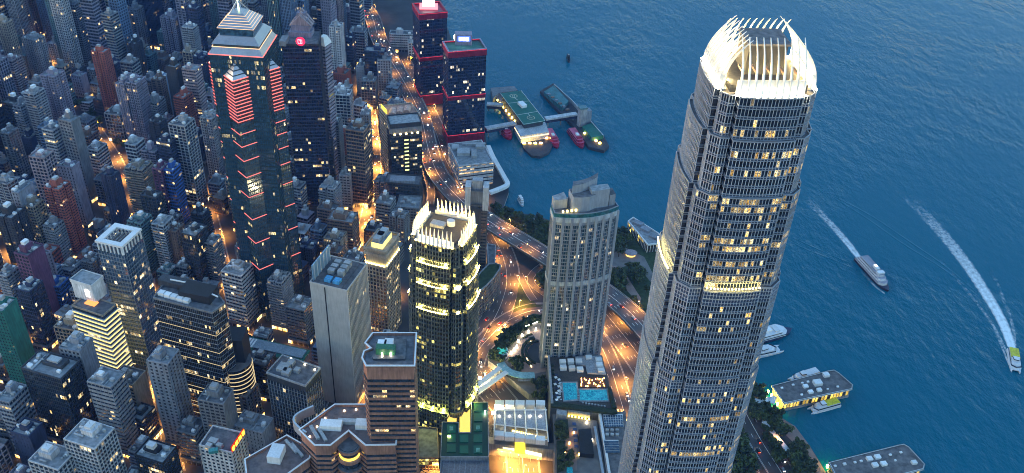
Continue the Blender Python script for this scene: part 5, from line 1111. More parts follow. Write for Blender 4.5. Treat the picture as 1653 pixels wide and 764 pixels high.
MB().ring(Q, .5, 29, 31).build('parapet', W('pale'), gr)
P = ccw(quad([(712, 742), (788, 742), (792, 800), (708, 800)], 26)); o = block('glass_hall', 'grey ribbed glass roof hall in front of the green roof, bottom edge', 'building', P, 0, 26, 'steel', GLB, 4, 2.2, .6, .2, .3, .4, .02, roof=wallm('roof_ribbed', (.16, .17, .20), .4)); Q = P - P.mean(0)
for k in range(9): put(o, 'roof_rib', (714 + k * 9, 768), 26, .6, 26, .6, W('steel'), 0)
P = ccw(quad([(672, 690), (706, 692), (708, 740), (676, 740)], 16)); o = block('lobby_block', 'brown lobby block between the spiked tower and the granite tower', 'building', P, 0, 16, 'brown', GLY, 4, 2.6, .8, .2, .3, .3, .3)
# ---- terrace garden inside the ring road
tg, Q = slab_at('garden_terrace', 'curved paved garden terrace inside the ring road', 'terrace', [(788, 582), (805, 546), (828, 525), (861, 506), (878, 510), (884, 519), (883, 601), (879, 640), (854, 636), (819, 608), (805, 594)], 10, [CONC, PAVE])
on(tg, 'plaza_paving', [(832, 560), (856, 536), (880, 530), (881, 600), (850, 606), (826, 590), (818, 575)], 10, .15, PAVEP)
hed = [(789, 580), (806, 547), (829, 526), (861, 507), (877, 510), (878, 521), (862, 522), (836, 541), (822, 560), (812, 585)]
on(tg, 'planting_bed', hed, 10, .6, GRASS)
c_ = local(tg, (872, 570), 10); b = MB(); b.prism([(c_[0] + 11 * math.cos(a), c_[1] + 13 * math.sin(a)) for a in np.linspace(0, 6.283, 33)[:-1]], 10.2, 10.35); b.build('drive_circle', ASPH, tg)
for ra, a0, a1 in ((14.5, 1.7, 4.4), (18.5, 1.9, 4.2)):
    pth = np.array([(c_[0] + ra * math.cos(a) * .85, c_[1] + ra * math.sin(a), 10.2) for a in np.linspace(a0, a1, 18)]); m = MB(); bar(m, pth, 0, 2.2, 0, 1.6); m.build('curved_hedge', HEDGE, tg)
pth = smooth_path([at(x, y, 15) for x, y in ((808, 586), (815, 595), (826, 602), (843, 606), (863, 606))], 6); pth[:, :2] -= np.array(tg.location[:2]); m = MB(); bar(m, pth, 0, 7, -.6, .3); m.build('glass_canopy', wallm('canopy_aqua', (.30, .52, .56), .3, .1), tg)
for k in range(0, len(pth), 4): b = MB(); b.obox(pth[k][:2], 0, .5, .5, 10, 14.4); b.build('canopy_post', METAL, tg)
on(tg, 'white_canopy_edge', [(836, 612), (864, 612), (864, 616), (836, 616)], 13, .6, W('pale'))
b = MB(); q = local(tg, (810, 566), 16); b.prism([(q[0] + 5.4 * math.cos(a), q[1] + 6.2 * math.sin(a)) for a in np.linspace(0, 6.283, 21)[:-1]], 10, 16.4, 0, 0); b.build('oval_drum', WHITE, tg)
b = MB(); b.prism([(q[0] + 4.4 * math.cos(a), q[1] + 5.2 * math.sin(a)) for a in np.linspace(0, 6.283, 21)[:-1]], 16.4, 16.6, 0, 0); b.build('oval_skylight', lampm('oval_teal', (.05, .5, .45), .6, False), tg)
for p in ((825, 571), (834, 561), (836.5, 552), (843, 543), (853, 537), (865, 533), (830, 566), (877, 520), (879, 535), (879, 545)): put(tg, 'globe_lamp', p, 10.2, 1.1, 1.1, 2.4, LAMPW, 0)
for k in range(12): put(tg, 'string_lamp', (849 + k * 1.9, 527 - k * .7), 11, .4, .4, .6, lampm('tiny_white', (1, .95, .8), 12, False), 0)
for k in range(26): put(tg, 'bollard_light', (858 - 9 * math.sin(k / 25 * 3.14), 550 + k * 1.7), 10.2, .45, .45, .7, lampm('tiny_warm', (1, .75, .4), 8, False), 0)
for p in ((848, 545), (855, 541), (858, 546)): put(tg, 'planter', p, 10.2, 5, 1.6, .8, HEDGE, .5)
# ---- footbridge with two white roofs
fb = thing('footbridge', 'covered footbridge with two white roofs joining spiked tower and garden', 'bridge', tuple(at(790, 612, 15)[:2]) + (0,)); l_ = np.array(fb.location[:2])
for a_, b_ in (((766, 626), (807, 594)), ((768, 636), (818, 601))):
    p, q = at(*a_, 17)[:2] - l_, at(*b_, 17)[:2] - l_; m = MB(); bar(m, np.array([(*p, 17), (*((p + q) / 2), 17), (*q, 17)]), 0, 4.2, 0, .8); m.build('roof', WHITE, fb)
p, q = at(767, 631, 12)[:2] - l_, at(812, 598, 12)[:2] - l_; m = MB(); bar(m, np.array([(*p, 12), (*((p + q) / 2), 12), (*q, 12)]), 0, 9, -1.5, 0); m.build('deck', CONC, fb)
for t_ in (.05, .35, .65, .95):
    for s_ in (-1, 1): c_ = p + (q - p) * t_; b = MB(); b.obox(c_ + np.array([.6, .8]) * s_ * 3, 0, .6, .6, G0, 17); b.build('post', METAL, fb)

# ================================================================ piers and quay
def pier(label, px, z, lit_side=True, units=()):
    P = ccw(quad(px, z)); c_ = P.mean(0); r = thing('ferry_pier', label, 'pier', (c_[0], c_[1], 0)); Q = P - c_
    MB().prism(offset(Q, -1.2), 1.2, z - 1, 0, 0).build('wall', W('beige'), r); MB().prism(Q, -1.5, 1.2, 0, 0).build('deck', CONC, r)
    MB().prism(offset(Q, .6), z - 1, z, 0, 1, True).build('roof', [WHITE, wallm('pier_roof', (.14, .13, .13), .9, var=.5, streak=0, scale=.25)], r)
    m = MB(); m.ring(Q, 1.0, z - .2, z + .7); i_ = offset(Q, .5)
    m.ring(i_[::-1], .001, z, z + .7); o_ = offset(Q, 1.0); m.quads([[(*o_[i], z + .7), (*o_[(i + 1) % len(Q)], z + .7), (*i_[(i + 1) % len(Q)], z + .7), (*i_[i], z + .7)] for i in range(len(Q))]); m.build('roof_edge', WHITE, r)
    G = MB(); B = MB(); q2 = offset(Q, -1.1)
    for i in range(len(Q)): facade(G, B, q2[i], q2[(i + 1) % len(Q)], 1.4, z - 1.2, 6, 3.0, .8, .3, .5, .4, 0)
    G.ql = [np.where(NR.rand(len(a)) < .6, .2 + .6 * NR.rand(len(a)), 0) for a in G.ql]
    G.build('lit_windows', glassm('pier_glass', (.05, .04, .03), .2, (1, .6, .06), (1, .72, .15), 1.6), r, 'stuff'); B.build('cladding', W('beige'), r, 'stuff')
    for p, s_, h in units: put(r, 'roof_unit', p, z, s_, s_ * .8, h, WHITE, .25)
    return r
p1 = pier('flat grey roofed ferry pier with yellow boat moored alongside', [(1247, 624), (1338, 600), (1346, 599), (1353, 603), (1375, 622), (1374, 628), (1266, 651)], 10, units=[((1319, 620), 7, 3), ((1300, 625), 4, 2), ((1308, 634), 4, 2), ((1322, 631), 4, 2), ((1333, 607), 5, 2.5), ((1280, 622), 2, 1), ((1295, 619), 2, 1), ((1352, 625), 2, 1), ((1262, 627), 2, 1), ((1336, 629), 1.6, 1), ((1294, 638), 2, 1), ((1304, 617), 2, 1)])
p2 = pier('flat grey roofed ferry pier at the bottom right edge', [(1339, 748), (1452, 720), (1459, 719), (1466, 723), (1491, 750), (1489, 757), (1362, 790)], 10, units=[((1403, 742), 4.5, 2), ((1416, 739), 4.5, 2), ((1412, 752), 4.5, 2), ((1426, 750), 4.5, 2), ((1380, 747), 2, 1), ((1390, 745), 2, 1), ((1363, 750), 2.4, 1.2), ((1437, 735), 2, 1), ((1475, 748), 4, 2), ((1445, 744), 1.6, 1), ((1454, 731), 2, 1), ((1348, 753), 2, 1)])
qy = thing('quay_canopies', 'white roofed walkways and wavy canopy between promenade trees', 'walkway', tuple(at(1240, 680, 6)[:2]) + (0,)); l_ = np.array(qy.location[:2])
for a_, b_, wd in (((1203, 640), (1231, 670), 5), ((1233, 681), (1279, 737), 4.2)):
    p, q = at(*a_, 8)[:2] - l_, at(*b_, 8)[:2] - l_; m = MB(); bar(m, np.array([(*p, 8), (*((p + q) / 2), 8), (*q, 8)]), 0, wd, 0, .6); m.build('walkway_roof', WHITE, qy)
    m = MB(); bar(m, np.array([(*p, G0 + .2), (*((p + q) / 2), G0 + .2), (*q, G0 + .2)]), 0, wd * .6, 0, 3.8); m.build('walkway_wall', wallm('brick_wall', (.20, .09, .06), .8), qy)
for k in range(6): p = at(1215 + k * 6.5, 652 - k * 1.2, 8)[:2] - l_; b = MB(); b.obox(p, -.4, 4.6, 9, 7.4 + (k % 2) * .5, 8.2 + (k % 2) * .5); b.build('canopy_wave', WHITE, qy)
for p_ in ((1232, 636), (1240, 632), (1246, 638), (1238, 644), (1250, 646), (1255, 652), (1346, 748), (1336, 752)): p = at(*p_, 5)[:2] - l_; b = MB(); b.obox(p, 0, 1.2, 1.2, G0, 6); b.build('quay_lamp', lampm('quay_yellow', (1, .72, .12), 40), qy)
# pier block beyond the park
P = ccw(quad([(1014, 358), (1022, 352), (1062, 377), (1078, 392), (1046, 396)], 12)); o = block('pier_building', 'low dark pier building with white roof edge, left of the tall tower', 'building', P, -2, 12, 'dark', glassm('pier_glass', (.05, .04, .03)), 5, 3, 1.2, .3, .4, .4, .35, roof=ROOF2, pier_mat=WHITE)
for p in ((1030, 362), (1042, 372), (1056, 384)): put(o, 'roof_unit', p, 12, 10, 6, 2.5, W('steel'), -.6)
kk = thing('park_kiosk', 'small round lit kiosk in the waterfront park', 'kiosk', tuple(at(1018, 411, 4)[:2]) + (0,))
cir = [(5 * math.cos(a), 4 * math.sin(a)) for a in np.linspace(0, 6.283, 17)[:-1]]
MB().prism(cir, G0, 6, 0, 0).build('wall', lampm('kiosk_glow', (1, .6, .2), .9, False), kk); MB().prism([(x * 1.25, y * 1.25) for x, y in cir], 6, 6.8, 0, 0, True).build('roof', W('pink'), kk)

# ================================================================ ferry terminal piers at the top
ft = thing('helipad_terminal', 'ferry terminal with long green helicopter deck over the water', 'terminal', tuple(at(842, 180, 10)[:2]) + (0,)); l_ = np.array(ft.location[:2])
def fpoly(px, z): return ccw(quad(px, z)) - l_
HEL = wallm('deck_green', (.012, .13, .10), .7, var=.2, streak=0)
dk_ = [(808, 151), (841, 146), (880, 195), (845, 201)]
MB().prism(offset(fpoly(dk_, 19), -2), 6, 18, 0, 0).build('hall', W('dark'), ft)
hdk = MB().prism(fpoly(dk_, 19), 18, 19, 0, 0, True).build('helideck', HEL, ft)
for px_ in ((829, 155), (857, 190)):
    q = at(*px_, 19.1)[:2] - l_; m = MB(); n_ = 20
    for r0, r1 in ((4.2, 5.0),):
        for i in range(n_): a0, a1 = i / n_ * 6.2832, (i + 1) / n_ * 6.2832; m.quads([[(q[0] + r0 * math.cos(a0), q[1] + r0 * math.sin(a0), 19.06), (q[0] + r1 * math.cos(a0), q[1] + r1 * math.sin(a0), 19.06), (q[0] + r1 * math.cos(a1), q[1] + r1 * math.sin(a1), 19.06), (q[0] + r0 * math.cos(a1), q[1] + r0 * math.sin(a1), 19.06)]])
    for x0, x1, y0, y1 in ((-1.6, -1, -2, 2), (1, 1.6, -2, 2), (-1, 1, -.3, .3)): m.quads([[(q[0] + x0, q[1] + y0, 19.06), (q[0] + x1, q[1] + y0, 19.06), (q[0] + x1, q[1] + y1, 19.06), (q[0] + x0, q[1] + y1, 19.06)]])
    m.build('landing_mark', wallm('mark_cream', (.6, .55, .4)), hdk)
for a_, b_ in (((808, 151), (845, 201)), ((841, 146), (880, 195)), ((845, 201), (880, 195)), ((820, 167), (855, 163)), ((834, 186), (868, 180)), ((829, 157), (836, 162)), ((852, 183), (856, 188))):
    p, q = at(*a_, 19)[:2] - l_, at(*b_, 19)[:2] - l_; m = MB(); bar(m, np.array([(*p, 19), (*((p + q) / 2), 19), (*q, 19)]), 0, .5, .02, .1); m.build('deck_line', LINE, ft)
put(ft, 'white_hut', (843, 171), 19, 7, 12, 3.5, WHITE, .5)
MB().prism(fpoly([(831, 203), (880, 197), (886, 213), (841, 220)], 12), 2, 12, 0, 0).build('lower_hall', W('white'), ft)
MB().ring(fpoly([(831, 203), (880, 197), (886, 213), (841, 220)], 12), .4, 8.5, 10).build('lit_windows', lampm('terminal_windows', (1, .8, .5), .9, False), ft)
MB().prism(fpoly([(833, 208), (886, 208), (893, 232), (886, 246), (872, 253), (858, 251), (846, 240)], 3), -1, 3, 0, 0).build('pontoon', W('dark'), ft)
for k in range(9): put(ft, 'pontoon_lamp', (846 + (k % 5) * 9, 224 + (k // 5) * 8), 3, 3.5, 1.5, 1.6, LAMPY if k % 2 else LAMPO, 0)
MB().prism(fpoly([(792, 142), (830, 139), (836, 146), (805, 150), (796, 160)], 8), -1, 8, 0, 0).build('landing_stage', W('grey'), ft)
MB().prism(fpoly([(796, 150), (808, 152), (838, 200), (830, 205)], 5), -1, 5, 0, 0).build('side_stage', W('brown'), ft)
for k in range(7): put(ft, 'stage_lamp', (803 + k * 4.6, 163 + k * 5.6), 5, 1.5, 1.5, 2, LAMPY, 0)
for lab, a_, b_, z_ in (('white covered gangway from the red banded tower to the helicopter deck', (784, 208), (832, 199), 12), ('white covered gangway from helicopter deck to the outer barge', (880, 192), (931, 184), 12), ('bent white walkway behind the gangway by the red banded tower', (786, 168), (812, 170), 9)):
    p, q = at(*a_, z_), at(*b_, z_); mid = (p + q) / 2; g_ = thing('gangway', lab, 'bridge', (mid[0], mid[1], 0)); pp_ = np.array([p, mid, q]); pp_[:, :2] -= mid[:2]
    m = MB(); bar(m, pp_, 0, 7, -1, 1.2); m.build('roof', wallm('white_dull', (.5, .52, .55), .6), g_); m = MB(); bar(m, pp_, 0, 5.5, -5, -1.05); m.build('side', W('navy'), g_)
    for t_ in (.1, .5, .9): c_ = pp_[0] + (pp_[2] - pp_[0]) * t_; b = MB(); b.obox(c_[:2], 0, 1.5, 1.5, -1, z_ - 5); b.build('column', CONC, g_)
og = thing('outer_barge_pier', 'long dark green outer ferry barge with white lift shaft', 'pier', tuple(at(920, 190, 4)[:2]) + (0,)); l_ = np.array(og.location[:2])
MB().prism(fpoly([(872, 147), (894, 134), (924, 163), (960, 200), (974, 218), (983, 235), (975, 243), (950, 237), (934, 212), (902, 180)], 4), -1, 4, 0, 0).build('hull', W('dark'), og)
MB().prism(fpoly([(878, 148), (894, 138), (918, 163), (908, 174), (893, 162)], 9), 4, 9, 0, 0).build('roof', wallm('barge_teal', (.05, .17, .19), .7, var=.3), og)
MB().prism(fpoly([(940, 204), (956, 198), (974, 219), (955, 222)], 9), 4, 9, 0, 0).build('roof', HEL, og)
for a_, b_ in (((894, 136), (924, 163)), ((924, 163), (974, 219))): p, q = at(*a_, 9)[:2] - l_, at(*b_, 9)[:2] - l_; m = MB(); bar(m, np.array([(*p, 9), (*((p + q) / 2), 9), (*q, 9)]), 0, .8, -4, .6); m.build('rail', METAL, og)
put(og, 'lift_shaft', (938, 203), 4, 9, 7, 24, W('pale'), .4); put(og, 'lift_shaft', (947, 200), 4, 7, 8, 20, W('steel'), .4); put(og, 'lift_cap', (938, 203), 4, 10, 8, 2, W('teal'), .4, 24)
for k in range(5): put(og, 'deck_lamp', (944 + k * 6, 216 + k * 4), 4, 2.4, 2.0, 1.6, LAMPO if k % 2 else LAMPY, .5)
for k in range(6): put(og, 'deck_gear', (886 + k * 6, 153 + k * 5), 9, 4, 3, 1.8, W('brown') if k % 2 else W('steel'), .6)

# ================================================================ boats
def hull(mb, L_, B_, z0, z1, bow=.35, mi=0, flare=.12):
    """ship hull: square stern, pointed bow at +x"""
    def out(s_): return [(-L_ / 2, -B_ / 2 * s_), (L_ / 2 - L_ * bow, -B_ / 2 * s_), (L_ / 2 - L_ * bow * .35, -B_ / 3.2 * s_), (L_ / 2 * (1 if s_ == 1 else .95), 0), (L_ / 2 - L_ * bow * .35, B_ / 3.2 * s_), (L_ / 2 - L_ * bow, B_ / 2 * s_), (-L_ / 2, B_ / 2 * s_)]
    mb.frustum(out(1 - flare), z0, out(1), z1, mi)
def boat(name, label, stern, bow, B_, mats, kind, group=None):
    p, q = at(*stern, 1), at(*bow, 1); d = (q - p)[:2]; L_ = np.linalg.norm(d); r = thing(name, label, 'boat', (*((p + q) / 2)[:2], 0), math.atan2(d[1], d[0]), group)
    hm, cm, rm = mats
    if kind == 'cat':
        for s_ in (-1, 1): m = MB(); hull(m, L_, B_ * .28, -.8, 1.4, .3); [v.__setitem__((slice(None), 1), v[:, 1] + s_ * B_ * .36) for v in m.v]; m.build('hull', hm, r)
        m = MB(); m.prism([(-L_ / 2, -B_ / 2), (L_ * .3, -B_ / 2), (L_ * .42, -B_ * .25), (L_ * .42, B_ * .25), (L_ * .3, B_ / 2), (-L_ / 2, B_ / 2)], 1.3, 2.2, 0, 0, True); m.build('deck', hm, r)
        m = MB(); m.frustum([(-L_ * .47, -B_ * .44), (L_ * .3, -B_ * .44), (L_ * .38, 0), (L_ * .3, B_ * .44), (-L_ * .47, B_ * .44)], 2.2, [(-L_ * .46, -B_ * .40), (L_ * .22, -B_ * .38), (L_ * .27, 0), (L_ * .22, B_ * .38), (-L_ * .46, B_ * .40)], 5.2); m.build('cabin', cm, r)
        m = MB(); m.box(-L_ * .46, -L_ * .02, -B_ * .41, B_ * .41, 5.22, 5.5); m.build('stern_roof', rm, r)
        m = MB(); m.prism([(L_ * .0, -B_ * .3), (L_ * .14, -B_ * .22), (L_ * .14, B_ * .22), (L_ * .0, B_ * .3)], 5.2, 7.2, 0, 0); m.build('bridge', cm, r); m = MB(); m.ring([(L_ * .0, -B_ * .3), (L_ * .14, -B_ * .22), (L_ * .14, B_ * .22), (L_ * .0, B_ * .3)], .1, 5.9, 6.8); m.build('bridge_windows', GL, r)
        m = MB(); m.ring([(-L_ * .46, -B_ * .43), (L_ * .29, -B_ * .43), (L_ * .36, 0), (L_ * .29, B_ * .43), (-L_ * .46, B_ * .43)], .12, 3.0, 4.2); m.build('windows', GL, r)
    else:
        m = MB(); hull(m, L_, B_, -1, 2.6, .3); m.build('hull', hm, r)
        z = 2.6
        for k in range(2 if kind == 'ferry' else 3):
            s_ = 1 - k * .1; m = MB(); m.prism([(-L_ * .47 * s_, -B_ * .44 * s_), (L_ * (.3 - .07 * k), -B_ * .44 * s_), (L_ * (.36 - .07 * k), -B_ * .2), (L_ * (.36 - .07 * k), B_ * .2), (L_ * (.3 - .07 * k), B_ * .44 * s_), (-L_ * .47 * s_, B_ * .44 * s_)], z, z + 2.5, 0, 1); dh_ = m.build('deck_house', [cm, rm], r)
            m = MB(); m.ring([(-L_ * .465 * s_, -B_ * .435 * s_), (L_ * (.3 - .07 * k), -B_ * .435 * s_), (L_ * (.357 - .07 * k), 0), (L_ * (.3 - .07 * k), B_ * .435 * s_), (-L_ * .465 * s_, B_ * .435 * s_)], .1, z + .9, z + 1.8); m.build('window_strip', [glassm('boat_glass', (.03, .03, .035), .2)], dh_); z += 2.5
        m = MB(); m.box(-L_ * .05, L_ * .08, -B_ * .15, B_ * .15, z, z + 2.2); m.build('funnel', WHITE, r)
        m = MB(); m.box(L_ * .12, L_ * .2, -B_ * .3, B_ * .3, z, z + 1.6); m.build('bridge', cm, r)
    return r
YEL = wallm('boat_yellow', (.70, .62, .03), .5); BW = wallm('boat_white', (.70, .70, .72), .4, var=.06, streak=.05); BRED = wallm('boat_red', (.42, .03, .07), .4); BNAVY = wallm('boat_navy', (.03, .03, .06), .5)
ferry = boat('ferry', 'large white and navy ferry crossing the harbour with short wake', (1386, 418), (1434, 471), 12, (BNAVY, BW, wallm('ferry_roof', (.34, .34, .40))), 'liner')
b = MB(); b.box(-2, 1.2, -1.4, 1.4, 10, 12.5); b.build('deck_light', lampm('deck_white', (1, .95, .85), 2.5, False), ferry)
boat('catamaran', 'yellow backed white catamaran speeding at the right edge', (1634, 566), (1640, 602), 9.5, (BW, BW, YEL), 'cat')
boat('catamaran', 'yellow backed white catamaran moored beside the flat roofed pier', (1353, 651), (1306, 664), 8, (BW, BW, YEL), 'cat')
boat('catamaran', 'white catamaran half hidden behind the flat roofed pier', (1320, 602), (1274, 616), 8, (BW, BW, BW), 'cat')
boat('ferry', 'white ferry with lattice frame docked behind the tall tower', (1190, 556), (1278, 532), 15, (W('navy'), BW, BW), 'ferry')
boat('catamaran', 'white launch docked below the lattice framed ferry', (1190, 578), (1262, 562), 11, (BW, BW, BW), 'cat')
for lab, s_, b_ in (('red ferry moored left of the helicopter deck', (808, 206), (824, 226)), ('red ferry moored right of the lit pontoon', (884, 213), (900, 240)), ('red ferry alone in the water beside the outer barge', (921, 212), (941, 240))): boat('ferry', lab, s_, b_, 11, (BRED, BRED, wallm('boat_pink', (.55, .10, .18), .5)), 'ferry')
boat('small_boat', 'small white boat near the park shore', (838, 322), (844, 333), 4, (BW, BW, BW), 'ferry')
boat('small_boat', 'tiny dark boat alone in the open upper water', (916, 93), (919, 101), 3.5, (W('dark'), W('dark'), W('dark')), 'ferry')
# ---- foam wakes
def foamm():
    m, t, b, o = _new('foam'); N = t.nodes; L = t.links
    a = N.new('ShaderNodeAttribute'); a.attribute_name = 'foam'; tc = N.new('ShaderNodeTexCoord')
    n = N.new('ShaderNodeTexNoise'); n.inputs['Scale'].default_value = .22; n.inputs['Detail'].default_value = 8; n.inputs['Roughness'].default_value = .7; L.new(tc.outputs['Object'], n.inputs[0])
    s = N.new('ShaderNodeMath'); s.operation = 'ADD'; L.new(a.outputs['Fac'], s.inputs[0]); L.new(n.outputs[0], s.inputs[1])
    r = N.new('ShaderNodeMapRange'); r.inputs[1].default_value = .62; r.inputs[2].default_value = 1.2; L.new(s.outputs[0], r.inputs[0])
    tr = N.new('ShaderNodeBsdfTransparent'); mx = N.new('ShaderNodeMixShader'); L.new(r.outputs[0], mx.inputs[0]); L.new(tr.outputs[0], mx.inputs[1]); L.new(b.outputs[0], mx.inputs[2]); L.new(mx.outputs[0], o.inputs[0])
    b.inputs['Base Color'].default_value = (.75, .8, .82, 1); b.inputs['Roughness'].default_value = .8; return m
FOAM = foamm()
def wake(label, px, w0, w1, strength, z=.08):
    path = resample(smooth_path([at(x, y, 0) for x, y in px]), 4.0); t, n = frame(path); k = 9; V = []; A = []; Fs = []
    for i, p in enumerate(path):
        u = i / (len(path) - 1); wd = w0 + (w1 - w0) * u ** .7
        for j in range(k):
            s_ = j / (k - 1) * 2 - 1; V.append((p[0] + n[i][0] * s_ * wd / 2, p[1] + n[i][1] * s_ * wd / 2, z + .25 * math.sin(i * 1.7 + j * 2.1) * .2 + .06)); e_ = (1 - abs(s_) ** 2.2) * (.55 + .45 * abs(s_))
            A.append(strength * e_ * (1 - u) ** .75)
    for i in range(len(path) - 1):
        for j in range(k - 1): Fs.append((i * k + j, i * k + j + 1, (i + 1) * k + j + 1, (i + 1) * k + j))
    me = bpy.data.meshes.new('wake'); me.from_pydata(V, [], Fs); at_ = me.attributes.new('foam', 'FLOAT', 'POINT'); at_.data.foreach_set('value', np.array(A, np.float32)); me.materials.append(FOAM)
    o = bpy.data.objects.new('wake', me); COL.objects.link(o); o['kind'] = 'stuff'; o['label'] = label; return o
wake('broad white foam wake behind the speeding catamaran', [(1634, 562), (1618, 520), (1590, 472), (1555, 420), (1510, 365), (1450, 305)], 9, 21, 1.25)
wake('thin spray line beside the speeding catamaran', [(1629, 590), (1622, 572), (1612, 548), (1600, 520)], 2, 3, .8)
for sg, lab in ((1, 'faint right arm of the catamaran wake'), (-1, 'faint left arm of the catamaran wake')): wake(lab, [(1634 + sg * 6, 574), (1618 + sg * 16, 524), (1590 + sg * 26, 474), (1552 + sg * 38, 416)], 2.5, 6, .55)
wake('pale foam trail behind the large ferry', [(1386, 416), (1370, 395), (1345, 366), (1315, 335), (1295, 312)], 8, 14, .95)
wake('bow foam along the large ferry hull', [(1428, 474), (1412, 462), (1395, 443), (1384, 428)], 2, 4, .7)
for lab, px in (('long dark wave line across the right water', [(1296, 296), (1340, 318), (1400, 352), (1460, 393), (1530, 440), (1600, 500)]), ('faint wave line left of the ferry', [(1262, 384), (1300, 400), (1345, 420), (1384, 436)])):
    for k in range(2):
        path = resample(smooth_path([at(x + RNG.uniform(-4, 4), y - k * 6 + RNG.uniform(-2, 2), 0) for x, y in px]), 5); m = MB(); t, n = frame(path); V0 = path.copy(); V1 = path.copy(); V2 = path.copy(); V0[:, :2] -= n * 1.6; V2[:, :2] += n * 1.6; V1[:, 2] += .24 * np.abs(np.sin(np.linspace(0, 3.14, len(path)))) ** .5 * (.25 + 1.1 * np.convolve(NR.rand(len(path) + 6), np.ones(7) / 7, 'valid')); V0[:, 2] += .01; V2[:, 2] += .01
        m.quads(np.stack([V0[:-1], V1[:-1], V1[1:], V0[1:]], 1)); m.quads(np.stack([V1[:-1], V2[:-1], V2[1:], V1[1:]], 1)); o = m.build('wave', WATER, None, 'stuff', True); o['label'] = lab
# ================================================================ trees
def leafm(name, col):
    m, t, b, o = _new(name); N = t.nodes; L = t.links; g = N.new('ShaderNodeObjectInfo'); tc = N.new('ShaderNodeTexCoord'); n = N.new('ShaderNodeTexNoise'); n.inputs['Scale'].default_value = .7; L.new(tc.outputs['Object'], n.inputs[0])
    r = N.new('ShaderNodeMapRange'); r.inputs[1].default_value = .3; r.inputs[2].default_value = .7; r.inputs[3].default_value = .45; r.inputs[4].default_value = 1.5; L.new(n.outputs[0], r.inputs[0])
    s = N.new('ShaderNodeVectorMath'); s.operation = 'SCALE'; s.inputs[0].default_value = col; L.new(r.outputs[0], s.inputs[3]); L.new(s.outputs[0], b.inputs['Base Color']); b.inputs['Roughness'].default_value = .8; return m
LEAF = leafm('leaf', (.035, .055, .022)); LEAF2 = leafm('leaf_bright', (.06, .085, .025)); BARK = wallm('bark', (.07, .05, .035), .9)
def tree_proto(seed, h, cr):
    r = np.random.RandomState(seed); root = thing('tree', '', 'tree')
    m = MB(); m.beam((0, 0, 0), (.2, .1, h * .45), .28, 0, 6); 
    for k in range(4): a = r.rand() * 6.28; m.beam((.2, .1, h * .4), (cr * .6 * math.cos(a), cr * .6 * math.sin(a), h * (.6 + .2 * r.rand())), .12, 0, 5)
    m.build('trunk', BARK, root)
    n = 420; cl = [(r.uniform(-1, 1) * cr * .6, r.uniform(-1, 1) * cr * .6, h * r.uniform(.5, .85), cr * r.uniform(.3, .55)) for _ in range(11)]
    P = np.zeros((n, 4, 3))
    for i in range(n):
        c_ = cl[r.randint(len(cl))]; v = r.normal(size=3); v /= np.linalg.norm(v); p = np.array(c_[:3]) + v * c_[3] * (.55 + .45 * r.rand()) * np.array([1, 1, .75])
        u = r.normal(size=3); u /= np.linalg.norm(u); w_ = np.cross(u, v); w_ /= max(np.linalg.norm(w_), .01); s_ = .45 + .45 * r.rand()
        P[i] = [p - u * s_ - w_ * s_ * .6, p + u * s_ - w_ * s_ * .6, p + u * s_ + w_ * s_ * .6, p - u * s_ + w_ * s_ * .6]
    MB().quads(P).build('crown', LEAF if seed % 2 else LEAF2, root); return root
TP = [tree_proto(s_, 9 + s_, 4.4 + .5 * (s_ % 3)) for s_ in range(4)]
tused = [False] * 4
def plant(px, z, label, group, sc=1.0):
    k = RNG.randrange(4); p = at(*px, z + 4); s_ = sc * RNG.uniform(.8, 1.25)
    if not tused[k]: t = TP[k]; tused[k] = True; t.location = (p[0], p[1], z); t.rotation_euler = (0, 0, RNG.uniform(0, 6)); t.scale = (s_,) * 3
    else: t = copy_tree(TP[k], (p[0], p[1], z), RNG.uniform(0, 6), None, (s_,) * 3)
    t['label'] = label; t['group'] = group; return t
def scatter(px, n, z, label, group, sc=1.0, minr=5.0):
    pts = []; xs_ = [p[0] for p in px]; ys = [p[1] for p in px]; tries = 0
    def inside(x, y):
        c = False; j = len(px) - 1
        for i in range(len(px)):
            if (px[i][1] > y) != (px[j][1] > y) and x < (px[j][0] - px[i][0]) * (y - px[i][1]) / (px[j][1] - px[i][1]) + px[i][0]: c = not c
            j = i
        return c
    while len(pts) < n and tries < n * 40:
        tries += 1; x, y = RNG.uniform(min(xs_), max(xs_)), RNG.uniform(min(ys), max(ys))
        if inside(x, y) and all((x - a) ** 2 + (y - b) ** 2 > minr ** 2 for a, b in pts): pts.append((x, y)); plant((x, y), z, label, group, sc)
scatter([(792, 335), (812, 336), (834, 350), (868, 356), (895, 364), (895, 405), (860, 388), (800, 350)], 44, G0, 'dark leafy tree in the shore park left of the curved hotel tower', 'shore park trees')
scatter([(996, 375), (1012, 372), (1020, 400), (1000, 412), (985, 405)], 12, G0, 'dark leafy tree by the pier building right of the curved tower', 'trees by the pier building')
scatter([(982, 440), (1008, 446), (1012, 470), (1000, 478), (980, 462)], 10, G0, 'dark leafy tree in the clump beside the pink park path', 'trees by the pink path', 1.1)
scatter([(1005, 415), (1030, 430), (1050, 462), (1040, 474), (1020, 450)], 10, G0, 'leafy tree on the lawn between the kiosk and tall tower', 'lawn trees')
scatter([(1012, 480), (1030, 488), (1035, 508), (1016, 498)], 7, G0, 'green lamplit tree beside the viaduct near the tall tower', 'viaduct trees')
scatter([(862, 440), (898, 440), (900, 478), (880, 470)], 12, G0, 'dark tree inside the looping slip road', 'slip road trees')
scatter(hed, 46, 10, 'dark tree in the hedge curving along the garden terrace', 'terrace hedge trees', .72, 3.6)
scatter([(826, 582), (842, 580), (848, 594), (832, 598)], 6, 10, 'dark tree in the clump beside the aqua canopy', 'canopy clump trees', .8, 4)
scatter([(862, 612), (880, 608), (878, 648), (862, 640)], 12, 10, 'dark tree between the terrace and hotel podium', 'podium edge trees', .75, 4)
